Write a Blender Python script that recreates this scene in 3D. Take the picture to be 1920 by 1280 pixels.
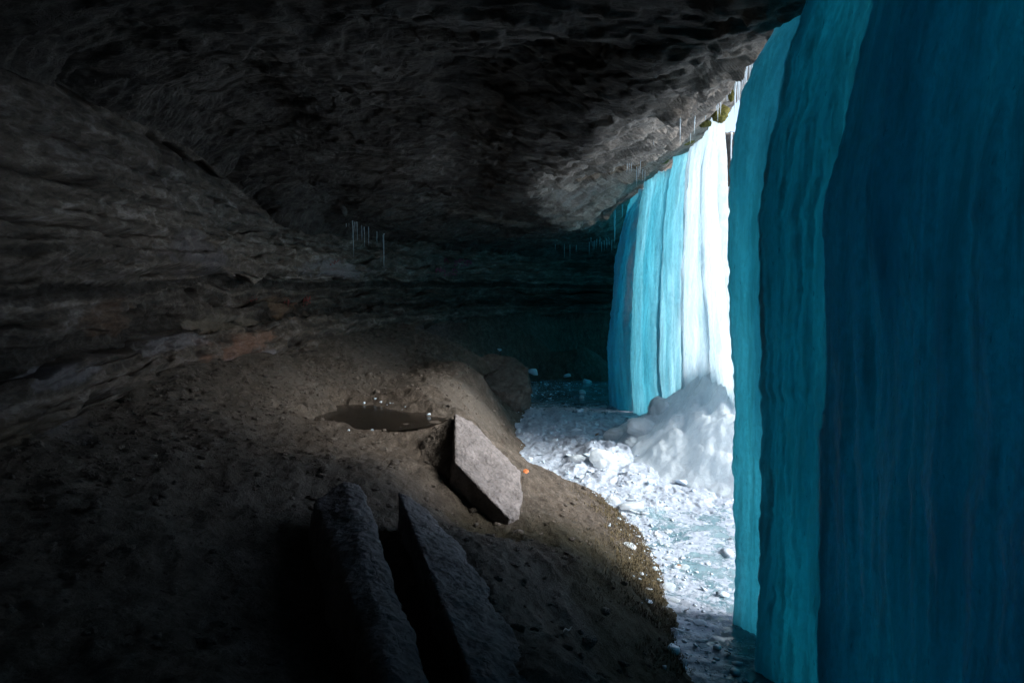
import bpy, bmesh, math, random
import numpy as np
from mathutils import Vector
from mathutils.bvhtree import BVHTree

# ------------------------------------------------------------------ scene, camera, sky, sun
scene = bpy.context.scene
for o in list(bpy.data.objects):
    bpy.data.objects.remove(o)
COL = scene.collection
EYE = 3.3                      # eye height above the frozen pool (pool surface is z = 0)
PITCH = math.radians(5.0)
FPX = 1280.0                   # focal length in photo pixels (24 mm on 36 mm)

cam_d = bpy.data.cameras.new('camera')
cam_d.lens = 24.0
cam_d.sensor_width = 36.0
cam_d.clip_start = 0.05
cam_d.clip_end = 2000.0
cam = bpy.data.objects.new('camera', cam_d)
COL.objects.link(cam)
cam.location = (0, 0, EYE)
cam.rotation_euler = (math.pi / 2 - PITCH, 0, 0)
scene.camera = cam

SUN_EL, SUN_AZ = 40.0, 114.0    # azimuth from +Y towards +X
world = bpy.data.worlds.new('World')
scene.world = world
world.use_nodes = True
wn = world.node_tree.nodes
wl = world.node_tree.links
wn.clear()
w_out = wn.new('ShaderNodeOutputWorld')
w_bg = wn.new('ShaderNodeBackground')
w_sky = wn.new('ShaderNodeTexSky')
w_sky.sky_type = 'NISHITA'
w_sky.sun_disc = False
w_sky.sun_elevation = math.radians(SUN_EL)
w_sky.sun_rotation = math.radians(SUN_AZ)
w_sky.air_density = 1.0
w_sky.dust_density = 3.0
w_sky.ozone_density = 1.0
w_bg.inputs['Strength'].default_value = 0.12
wl.new(w_sky.outputs['Color'], w_bg.inputs['Color'])
wl.new(w_bg.outputs['Background'], w_out.inputs['Surface'])

sun_d = bpy.data.lights.new('sun', 'SUN')
sun_d.energy = 2.0
sun_d.angle = math.radians(30.0)
sun_d.color = (1.0, 0.97, 0.93)
sun = bpy.data.objects.new('sun', sun_d)
COL.objects.link(sun)
_az, _el = math.radians(SUN_AZ), math.radians(SUN_EL)
_dir = Vector((math.sin(_az) * math.cos(_el), math.cos(_az) * math.cos(_el), math.sin(_el)))
sun.rotation_euler = _dir.to_track_quat('Z', 'Y').to_euler()
sun.location = (40, 30, 40)

scene.view_settings.view_transform = 'Standard'
scene.view_settings.look = 'None'
scene.view_settings.exposure = 1.8
scene.view_settings.gamma = 1.0
scene.view_settings.use_curve_mapping = False
scene.render.engine = 'CYCLES'
cy = scene.cycles
cy.max_bounces = 10
cy.diffuse_bounces = 5
cy.use_adaptive_sampling = True
cy.adaptive_threshold = 0.02
cy.adaptive_min_samples = 32
cy.glossy_bounces = 4
cy.transmission_bounces = 8
cy.transparent_max_bounces = 8
cy.volume_bounces = 0
cy.caustics_reflective = False
cy.caustics_refractive = False
cy.sample_clamp_indirect = 6.0
cy.use_denoising = True
try:
    cy.denoiser = 'OPENIMAGEDENOISE'
    cy.denoising_input_passes = 'RGB_ALBEDO_NORMAL'
    cy.denoising_prefilter = 'ACCURATE'
except Exception:
    pass

# ------------------------------------------------------------------ numeric helpers
rng = np.random.RandomState(11)
_perm = rng.permutation(256).astype(np.int64)
_perm = np.concatenate([_perm, _perm, _perm])
_g = rng.normal(size=(256, 3))
_g /= np.linalg.norm(_g, axis=1)[:, None]

_gx, _gy, _gz = (np.ascontiguousarray((_g[:, i] * 1.6).astype(np.float32)) for i in range(3))
_perm32 = _perm.astype(np.int32)

def _perlin_chunk(x, y, z):
    xi = np.floor(x).astype(np.int32); yi = np.floor(y).astype(np.int32); zi = np.floor(z).astype(np.int32)
    xf, yf, zf = x - xi, y - yi, z - zi
    u = xf * xf * xf * (xf * (xf * 6 - 15) + 10)
    v = yf * yf * yf * (yf * (yf * 6 - 15) + 10)
    w = zf * zf * zf * (zf * (zf * 6 - 15) + 10)
    xi &= 255; yi &= 255; zi &= 255
    z1 = (zi + 1) & 255
    p0 = _perm32[xi]; p1 = _perm32[(xi + 1) & 255]; y1 = (yi + 1) & 255
    p00 = _perm32[p0 + yi]; p01 = _perm32[p0 + y1]; p10 = _perm32[p1 + yi]; p11 = _perm32[p1 + y1]
    def gr(pp, iz, fx, fy, fz):
        h = _perm32[pp + iz]
        return _gx[h] * fx + _gy[h] * fy + _gz[h] * fz
    x1, y1f, z1f = xf - 1, yf - 1, zf - 1
    a = gr(p00, zi, xf, yf, zf); a += u * (gr(p10, zi, x1, yf, zf) - a)
    c = gr(p01, zi, xf, y1f, zf); c += u * (gr(p11, zi, x1, y1f, zf) - c)
    e = gr(p00, z1, xf, yf, z1f); e += u * (gr(p10, z1, x1, yf, z1f) - e)
    g = gr(p01, z1, xf, y1f, z1f); g += u * (gr(p11, z1, x1, y1f, z1f) - g)
    a += v * (c - a); e += v * (g - e)
    return a + w * (e - a)

def perlin(x, y, z):
    x, y, z = np.broadcast_arrays(np.asarray(x, np.float32), np.asarray(y, np.float32), np.asarray(z, np.float32))
    sh = x.shape
    x = x.ravel(); y = y.ravel(); z = z.ravel()
    out = np.empty(x.shape, np.float32)
    for i in range(0, len(x), 16384):
        k = slice(i, i + 16384)
        out[k] = _perlin_chunk(x[k], y[k], z[k])
    return out.reshape(sh)

def fbm(x, y, z, octv=4, lac=2.03, gain=0.5):
    s = 0; a = 1.0; t = 0
    for i in range(octv):
        s = s + a * perlin(x + 17.3 * i, y - 9.1 * i, z + 4.7 * i)
        t += a; a *= gain; x = x * lac; y = y * lac; z = z * lac
    return s / t

def ridged(x, y, z, octv=4):
    s = 0; a = 1.0; t = 0
    for i in range(octv):
        s = s + a * (1 - 2 * np.abs(perlin(x + 31.7 * i, y + 5.1 * i, z - 8.7 * i)))
        t += a; a *= 0.5; x = x * 2.07; y = y * 2.07; z = z * 2.07
    return s / t

def hash1(i, seed=0):
    i = np.asarray(i).astype(np.int64)
    return _perm[(_perm[(i + seed * 37) & 255] + seed * 91 + i * 7) & 255] / 255.0

def sstep(a, b, x):
    t = np.clip((x - a) / (b - a), 0, 1)
    return t * t * (3 - 2 * t)

def P(px, py, Y):
    """photo pixel and distance along +Y -> world point"""
    u = (px - 960) / FPX; v = (640 - py) / FPX
    dy = math.cos(PITCH) + v * math.sin(PITCH)
    dz = -math.sin(PITCH) + v * math.cos(PITCH)
    k = Y / dy
    return np.array([u * k, Y, dz * k + EYE])

def PZ(px, py, z):
    """photo pixel and world height -> world point"""
    v = (640 - py) / FPX
    dy = math.cos(PITCH) + v * math.sin(PITCH)
    dz = -math.sin(PITCH) + v * math.cos(PITCH)
    return P(px, py, (z - EYE) / dz * dy)

def W(x, y, zrel):
    return np.array([x, y, zrel + EYE])

# ------------------------------------------------------------------ object helpers
def mesh_from(name, verts, faces, mat=None, smooth=True):
    me = bpy.data.meshes.new(name)
    verts = np.asarray(verts, np.float32)
    faces = np.asarray(faces, np.int32)
    n = faces.shape[1]
    me.vertices.add(len(verts)); me.vertices.foreach_set('co', verts.ravel())
    me.loops.add(faces.size); me.loops.foreach_set('vertex_index', faces.ravel())
    me.polygons.add(len(faces))
    me.polygons.foreach_set('loop_start', np.arange(0, faces.size, n, dtype=np.int32))
    me.polygons.foreach_set('loop_total', np.full(len(faces), n, np.int32))
    me.update(calc_edges=True)
    if smooth:
        me.polygons.foreach_set('use_smooth', np.ones(len(me.polygons), bool))
    if mat:
        me.materials.append(mat)
    return me

def link(name, me, parent=None, loc=None):
    o = bpy.data.objects.new(name, me)
    COL.objects.link(o)
    if parent is not None:
        o.parent = parent
    if loc is not None:
        o.location = loc
    return o

def empty(name, loc=(0, 0, 0)):
    o = bpy.data.objects.new(name, None)
    o.empty_display_size = 0.2
    COL.objects.link(o)
    o.location = loc
    return o

def tag(o, label=None, cat=None, group=None, kind=None):
    if label: o['label'] = label
    if cat: o['category'] = cat
    if group: o['group'] = group
    if kind: o['kind'] = kind
    return o

def grid_faces(nr, nc, flip=False, wrap=False):
    idx = np.arange(nr * nc).reshape(nr, nc)
    if wrap:
        idx = np.concatenate([idx, idx[:, :1]], axis=1)
    a = idx[:-1, :-1].ravel(); b = idx[:-1, 1:].ravel(); c = idx[1:, 1:].ravel(); d = idx[1:, :-1].ravel()
    return np.stack([a, d, c, b] if flip else [a, b, c, d], axis=1)

def grid_normals(g):
    du = np.gradient(g, axis=0); dv = np.gradient(g, axis=1)
    n = np.cross(du, dv)
    return n / (np.linalg.norm(n, axis=2)[..., None] + 1e-9)

def catmull(ctrl, t):
    """ctrl (n, ...), t array of index parameters -> interpolated"""
    n = len(ctrl)
    i = np.clip(np.floor(t).astype(int), 0, n - 2)
    f = (t - i).reshape((-1,) + (1,) * (ctrl.ndim - 1))
    p0 = ctrl[np.clip(i - 1, 0, n - 1)]; p1 = ctrl[i]; p2 = ctrl[i + 1]; p3 = ctrl[np.clip(i + 2, 0, n - 1)]
    tens = 0.42
    m1 = tens * (p2 - p0); m2 = tens * (p3 - p1)
    f2 = f * f; f3 = f2 * f
    return (2 * f3 - 3 * f2 + 1) * p1 + (f3 - 2 * f2 + f) * m1 + (-2 * f3 + 3 * f2) * p2 + (f3 - f2) * m2

def icosphere(sub):
    bm = bmesh.new()
    bmesh.ops.create_icosphere(bm, subdivisions=sub, radius=1.0)
    bm.verts.ensure_lookup_table()
    v = np.array([x.co[:] for x in bm.verts])
    f = np.array([[x.index for x in fa.verts] for fa in bm.faces])
    bm.free()
    return v, f

# ------------------------------------------------------------------ materials
class NT:
    def __init__(self, name):
        self.m = bpy.data.materials.new(name)
        self.m.use_nodes = True
        self.n = self.m.node_tree.nodes; self.l = self.m.node_tree.links
        self.n.clear()
        self.out = self.n.new('ShaderNodeOutputMaterial')
    def add(self, t, **kw):
        n = self.n.new(t)
        for k, v in kw.items():
            if k.startswith('_'):
                setattr(n, k[1:], v)
            else:
                n.inputs[k.replace('__', ' ')].default_value = v
        return n
    def coord(self, scale=(1, 1, 1), rot=(0, 0, 0)):
        g = self.n.new('ShaderNodeNewGeometry')
        mp = self.n.new('ShaderNodeMapping')
        mp.inputs['Scale'].default_value = scale
        mp.inputs['Rotation'].default_value = rot
        self.l.new(g.outputs['Position'], mp.inputs['Vector'])
        return mp.outputs['Vector']
    def noise(self, vec, scale, detail=6, rough=0.6, dist=0.0):
        n = self.n.new('ShaderNodeTexNoise')
        n.inputs['Scale'].default_value = scale
        n.inputs['Detail'].default_value = detail
        n.inputs['Roughness'].default_value = rough
        n.inputs['Distortion'].default_value = dist
        self.l.new(vec, n.inputs['Vector'])
        return n.outputs['Fac']
    def ramp(self, fac, stops):
        r = self.n.new('ShaderNodeValToRGB')
        cr = r.color_ramp
        while len(cr.elements) < len(stops):
            cr.elements.new(0.5)
        for e, (p, c) in zip(cr.elements, stops):
            e.position = p
            e.color = (c, c, c, 1) if isinstance(c, (int, float)) else (*c, 1)
        self.l.new(fac, r.inputs['Fac'])
        return r.outputs['Color']
    def mix(self, fac, a, b, blend='MIX'):
        n = self.n.new('ShaderNodeMix'); n.data_type = 'RGBA'; n.blend_type = blend
        for sock, v in (('Factor', fac), ('A', a), ('B', b)):
            s = [i for i in n.inputs if i.name == sock and (sock == 'Factor' and i.type == 'VALUE' or sock != 'Factor' and i.type == 'RGBA')][0]
            if hasattr(v, 'links') or hasattr(v, 'is_linked'):
                self.l.new(v, s)
            elif isinstance(v, (int, float)) and s.type == 'RGBA':
                s.default_value = (v, v, v, 1)
            elif isinstance(v, (int, float)):
                s.default_value = v
            else:
                s.default_value = (*v, 1)
        return [o for o in n.outputs if o.type == 'RGBA'][0]
    def math(self, op, a, b=0.0, clamp=False):
        n = self.n.new('ShaderNodeMath'); n.operation = op; n.use_clamp = clamp
        for i, v in enumerate((a, b)):
            if hasattr(v, 'is_linked'): self.l.new(v, n.inputs[i])
            else: n.inputs[i].default_value = v
        return n.outputs[0]
    def bump(self, h, strength=0.5, dist=0.05, normal=None):
        b = self.n.new('ShaderNodeBump')
        b.inputs['Strength'].default_value = strength
        b.inputs['Distance'].default_value = dist
        self.l.new(h, b.inputs['Height'])
        if normal is not None: self.l.new(normal, b.inputs['Normal'])
        return b.outputs['Normal']
    def attr(self, name):
        a = self.n.new('ShaderNodeAttribute'); a.attribute_name = name
        return a
    def principled(self, col, rough, normal=None, **kw):
        p = self.n.new('ShaderNodeBsdfPrincipled')
        for k, v in (('Base Color', col), ('Roughness', rough)):
            if hasattr(v, 'is_linked'): self.l.new(v, p.inputs[k])
            elif isinstance(v, (int, float)): p.inputs[k].default_value = v
            else: p.inputs[k].default_value = (*v, 1)
        for k, v in kw.items():
            p.inputs[k.replace('__', ' ')].default_value = v
        if normal is not None: self.l.new(normal, p.inputs['Normal'])
        return p
    def surf(self, sh):
        self.l.new(sh, self.out.inputs['Surface'])
        return self.m

def mat_rock(name, dark, mid, light, streak=(1.0, 2.6, 3.0), fine=14.0, bump=0.9, attr_mix=True):
    t = NT(name)
    c0 = t.coord((1, 1, 1)); c1 = t.coord(streak)
    big = t.noise(c0, 0.55, 5, 0.55, 0.2)
    med = t.noise(c1, 2.2, 10, 0.70, 0.08)
    fin = t.noise(c1, fine, 8, 0.75, 0.0)
    chv = t.n.new('ShaderNodeTexVoronoi'); chv.inputs['Scale'].default_value = fine * .55; chv.feature = 'F1'
    t.l.new(c1, chv.inputs['Vector'])
    chip = chv.outputs['Distance']
    col = t.ramp(med, [(0.30, dark), (0.52, mid), (0.74, light)])
    col = t.mix(t.ramp(big, [(0.35, 0.0), (0.65, 0.75)]), col, t.mix(0.5, col, (dark[0] * 1.3, dark[1] * 1.35, dark[2] * 1.45)))
    col = t.mix(t.ramp(fin, [(0.25, 0.8), (0.5, 0.0)]), col, (dark[0] * .5, dark[1] * .5, dark[2] * .5))
    if attr_mix:
        bd = t.attr('bed')
        col = t.mix(1.0, col, bd.outputs['Color'], 'MULTIPLY')
        a = t.attr('tint')
        col = t.mix(a.outputs['Alpha'], col, t.mix(t.ramp(fin, [(0.2, 0.3), (0.7, 1.0)]), (0.02, 0.015, 0.012), a.outputs['Color']))
    cr = t.n.new('ShaderNodeTexVoronoi'); cr.feature = 'DISTANCE_TO_EDGE'; cr.inputs['Scale'].default_value = 1.7
    wv = t.n.new('ShaderNodeVectorMath'); wv.operation = 'ADD'
    nz = t.n.new('ShaderNodeTexNoise'); nz.inputs['Scale'].default_value = 2.0; nz.inputs['Detail'].default_value = 5
    t.l.new(c1, nz.inputs['Vector']); t.l.new(c1, wv.inputs[0]); t.l.new(nz.outputs['Color'], wv.inputs[1])
    t.l.new(wv.outputs[0], cr.inputs['Vector'])
    crack = t.ramp(cr.outputs['Distance'], [(0.0, 0.0), (0.03, 1.0)])
    h = t.math('ADD', t.math('MULTIPLY', med, 1.0), t.math('MULTIPLY', fin, 0.45))
    h = t.math('ADD', h, t.math('MULTIPLY', crack, 0.12))
    h = t.math('ADD', h, t.math('MULTIPLY', chip, 0.30))
    nrm = t.bump(h, bump, 0.07)
    return t.surf(t.principled(col, 0.9, nrm, Specular__IOR__Level=0.25).outputs[0])

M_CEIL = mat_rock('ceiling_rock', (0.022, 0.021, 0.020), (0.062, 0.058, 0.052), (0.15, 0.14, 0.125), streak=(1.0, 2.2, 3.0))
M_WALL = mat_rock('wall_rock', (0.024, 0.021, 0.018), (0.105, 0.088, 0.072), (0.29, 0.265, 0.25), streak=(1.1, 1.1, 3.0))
M_SLAB = mat_rock('slab_rock', (0.085, 0.08, 0.08), (0.19, 0.18, 0.18), (0.30, 0.285, 0.29), streak=(1.6, 1.6, 1.6), fine=22, bump=0.8, attr_mix=False)
M_STONE = mat_rock('stone_rock', (0.06, 0.053, 0.046), (0.13, 0.115, 0.098), (0.22, 0.20, 0.175), streak=(3, 3, 3), fine=30, attr_mix=False)

def mat_dirt():
    t = NT('dirt')
    c0 = t.coord((1, 1, 1)); c1 = t.coord((2.0, 1.0, 1.0), (0, 0, 0.6))
    big = t.noise(c0, 0.7, 6, 0.6, 0.5)
    med = t.noise(c1, 4.0, 8, 0.7, 0.4)
    fin = t.noise(c0, 34.0, 6, 0.75)
    col = t.ramp(med, [(0.28, (0.026, 0.022, 0.018)), (0.5, (0.085, 0.075, 0.063)), (0.72, (0.175, 0.158, 0.136))])
    col = t.mix(t.ramp(big, [(0.38, 0.0), (0.62, 0.7)]), col, t.mix(0.55, col, (0.06, 0.045, 0.032)))
    col = t.mix(t.ramp(fin, [(0.36, 0.75), (0.52, 0.0)]), col, (0.028, 0.022, 0.017))
    a = t.attr('tint')
    col = t.mix(a.outputs['Alpha'], col, t.mix(t.ramp(fin, [(0.3, 0.4), (0.65, 1.0)]), (0.012, 0.011, 0.008), a.outputs['Color']))
    h = t.math('ADD', med, t.math('MULTIPLY', fin, 0.5))
    nrm = t.bump(h, 0.9, 0.07)
    return t.surf(t.principled(col, 0.92, nrm, Specular__IOR__Level=0.2).outputs[0])
M_DIRT = mat_dirt()

def mat_ice(name, absorb, density, tl=(0.86, 0.95, 0.98), df=(0.62, 0.76, 0.84), mixd=0.22, rough=0.22, streak=(5, 5, 0.5), milky=0.35, var=1.0):
    """translucent ice: light is scattered at both faces and absorbed inside, so thick ice turns deep blue"""
    t = NT(name)
    cs = t.coord(streak); cf = t.coord((1, 1, 0.35))
    med = t.noise(cs, 1.6, 6, 0.6, 0.3)
    fin = t.noise(cf, 16.0, 6, 0.65, 0.2)
    spk = t.noise(t.coord((1, 1, 0.25)), 38.0, 3, 0.6)
    h = t.math('ADD', t.math('MULTIPLY', med, 0.5), t.math('MULTIPLY', fin, 0.32))
    nrm = t.bump(h, 0.55, 0.10)
    tr = t.n.new('ShaderNodeBsdfTranslucent'); di = t.n.new('ShaderNodeBsdfDiffuse'); gl = t.n.new('ShaderNodeBsdfGlossy')
    tc = t.mix(t.ramp(med, [(0.32, 0.0), (0.68, 1.0)]), tuple(c * (1 - k * var) for c, k in zip(tl, (.62, .58, .52))), tl)
    blo = t.noise(t.coord((1, 1, 0.16)), 5.0, 8, 0.72, 0.2)
    tc = t.mix(t.ramp(blo, [(0.36, 0.45), (0.60, 0.0)]), tc, tuple(c * (1 - k * var) for c, k in zip(tl, (.58, .54, .48))))
    vn = t.noise(t.coord((1, 1, 0.07)), 9.0, 6, 0.66, 0.35)
    tc = t.mix(t.math('MULTIPLY', t.ramp(vn, [(0.36, 1.0), (0.50, 0.0), (0.56, 0.0)]), .55 * var), tc, tuple(c * .30 for c in tl))
    fr_ = t.noise(t.coord((1, 1, 0.6)), 24.0, 6, 0.75, 0.3)
    tc = t.mix(t.math('MULTIPLY', t.ramp(fr_, [(0.36, 1.0), (0.56, 0.0)]), .5 * var), tc, tuple(c * .45 for c in tl))
    tc = t.mix(t.ramp(spk, [(0.27, 0.55), (0.33, 0.0)]), tc, (0.10, 0.14, 0.17))
    t.l.new(tc, tr.inputs['Color'])
    di.inputs['Color'].default_value = (*df, 1)
    gl.inputs['Roughness'].default_value = rough
    for s in (tr, di, gl): t.l.new(nrm, s.inputs['Normal'])
    m1 = t.n.new('ShaderNodeMixShader')
    t.l.new(t.math('MULTIPLY', t.ramp(fin, [(0.3, mixd * (1 - milky)), (0.7, mixd * (1 + milky))]), 1.0), m1.inputs[0])
    t.l.new(tr.outputs[0], m1.inputs[1]); t.l.new(di.outputs[0], m1.inputs[2])
    fr = t.n.new('ShaderNodeFresnel'); fr.inputs['IOR'].default_value = 1.31
    t.l.new(nrm, fr.inputs['Normal'])
    geo = t.n.new('ShaderNodeNewGeometry')
    frk = t.math('MULTIPLY', t.math('MULTIPLY', fr.outputs[0], .3), t.math('SUBTRACT', 1.0, geo.outputs['Backfacing']))
    m2 = t.n.new('ShaderNodeMixShader')
    t.l.new(frk, m2.inputs[0]); t.l.new(m1.outputs[0], m2.inputs[1]); t.l.new(gl.outputs[0], m2.inputs[2])
    va = t.n.new('ShaderNodeVolumeAbsorption')
    va.inputs['Color'].default_value = (*absorb, 1)
    va.inputs['Density'].default_value = density
    t.l.new(va.outputs[0], t.out.inputs['Volume'])
    return t.surf(m2.outputs[0])

M_ICE = mat_ice('blue_ice', (0.0, 0.680, 0.735), 10.2, mixd=0.03, rough=0.33, streak=(1.5, 1.5, 0.22))
M_ICE_FAR = mat_ice('pale_ice', (0.0, 0.70, 0.77), 6.0, mixd=0.12, var=.7)
M_ICE_PALE = mat_ice('frothy_ice', (0.40, 0.76, 0.86), 2.2, tl=(.95, .97, .98), mixd=0.20, df=(0.80, 0.87, 0.92), var=.35)
M_ICE_MOUND = mat_ice('white_ice', (0.30, 0.80, 0.90), 0.12, df=(0.72, 0.84, 0.91), tl=(.97, .985, .99), mixd=0.34, milky=.2, rough=0.25, streak=(3, 3, 3), var=.3)

def mat_pool():
    t = NT('pool_ice')
    c0 = t.coord((1, 1, 1))
    a = t.attr('tint')                      # alpha: share of white crust
    n1 = t.noise(c0, 3.2, 7, 0.62, 0.6); n2 = t.noise(c0, 17.0, 6, 0.65, 0.3); n3 = t.noise(c0, 0.9, 5, 0.6, 0.8)
    mask = t.math('ADD', a.outputs['Alpha'], t.math('MULTIPLY', t.math('SUBTRACT', n1, 0.5), 1.6))
    mask = t.math('ADD', mask, t.math('MULTIPLY', t.math('SUBTRACT', n2, 0.5), 0.7))
    mask = t.ramp(mask, [(0.38, 0.0), (0.56, 1.0)])
    clear = t.ramp(n3, [(0.35, (0.06, 0.13, 0.16)), (0.65, (0.17, 0.26, 0.30))])
    white = t.ramp(n2, [(0.3, (0.17, 0.22, 0.29)), (0.65, (0.37, 0.43, 0.51))])
    col = t.mix(mask, clear, white)
    dirt = t.ramp(t.noise(t.coord((1, 1, 1)), 7.0, 8, 0.7, 0.5), [(0.60, 0.0), (0.74, 0.75)])
    col = t.mix(t.math('MULTIPLY', dirt, a.outputs['Color']), col, (0.14, 0.095, 0.05))
    ro = t.math('ADD', t.math('MULTIPLY', mask, 0.33), 0.10)
    h = t.math('ADD', t.math('MULTIPLY', n1, 0.35), t.math('MULTIPLY', t.math('MULTIPLY', n2, mask), 0.5))
    nrm = t.bump(h, 0.5, 0.05)
    p = t.principled(col, ro, nrm, Specular__IOR__Level=0.5)
    return t.surf(p.outputs[0])
M_POOL = mat_pool()

def mat_snowice(name, base, rough, sss=0.25, scale=9.0):
    t = NT(name)
    c0 = t.coord((1, 1, 1))
    n1 = t.noise(c0, scale, 7, 0.65, 0.3); n2 = t.noise(c0, 2.0, 5, 0.6, 0.5)
    col = t.mix(t.ramp(n2, [(0.35, 0.0), (0.65, 1.0)]), (base[0] * .78, base[1] * .9, base[2] * .96), base)
    nrm = t.bump(t.math('ADD', n1, n2), 0.45, 0.06)
    p = t.principled(col, rough, nrm, Specular__IOR__Level=0.5)
    return t.surf(p.outputs[0])
M_CRUST = mat_snowice('crust_ice', (0.48, 0.56, 0.64), 0.28)
M_SNOW = mat_snowice('snow', (0.84, 0.87, 0.90), 0.7)

def mat_icicle():
    t = NT('icicle_ice')
    n = t.noise(t.coord((1, 1, 0.6)), 60.0, 3, 0.5)
    nrm = t.bump(n, 0.3, 0.01)
    p = t.principled((0.86, 0.93, 0.97), 0.12, nrm, Transmission__Weight=0.65, IOR=1.2)
    tr = t.n.new('ShaderNodeBsdfTranslucent'); tr.inputs['Color'].default_value = (0.75, 0.86, 0.93, 1)
    m = t.n.new('ShaderNodeMixShader'); m.inputs[0].default_value = 0.45
    t.l.new(p.outputs[0], m.inputs[1]); t.l.new(tr.outputs[0], m.inputs[2])
    return t.surf(m.outputs[0])
M_ICICLE = mat_icicle()

def mat_plain(name, col, rough=0.8, var=0.4, scale=20):
    t = NT(name)
    n = t.noise(t.coord(), scale, 5, 0.6)
    c = t.mix(t.ramp(n, [(0.3, 0.0), (0.7, 1.0)]), tuple(x * (1 - var) for x in col), tuple(min(1, x * (1 + var)) for x in col))
    return t.surf(t.principled(c, rough, t.bump(n, 0.4, 0.02)).outputs[0])
M_MOSS = mat_plain('moss', (0.10, 0.095, 0.018), 0.95, 0.6, 40)
M_LEAF = mat_plain('orange_leaf', (0.42, 0.13, 0.04), 0.6, 0.2)
M_BLEAF = mat_plain('brown_leaf', (0.16, 0.10, 0.06), 0.7, 0.3)
M_PAINT = mat_plain('pink_paint', (0.20, 0.035, 0.09), 0.6, 0.3)
M_RPAINT = mat_plain('red_paint', (0.16, 0.03, 0.025), 0.7, 0.3)
M_PUDDLE = None
def mat_puddle():
    t = NT('puddle_water')
    c = t.ramp(t.noise(t.coord(), 3, 4), [(0.3, (0.010, 0.008, 0.006)), (0.7, (0.022, 0.018, 0.014))])
    return t.surf(t.principled(c, 0.2, t.bump(t.noise(t.coord((1, 3, 1)), 3.0, 3), 0.15, 0.02)).outputs[0])
M_PUDDLE = mat_puddle()

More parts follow.
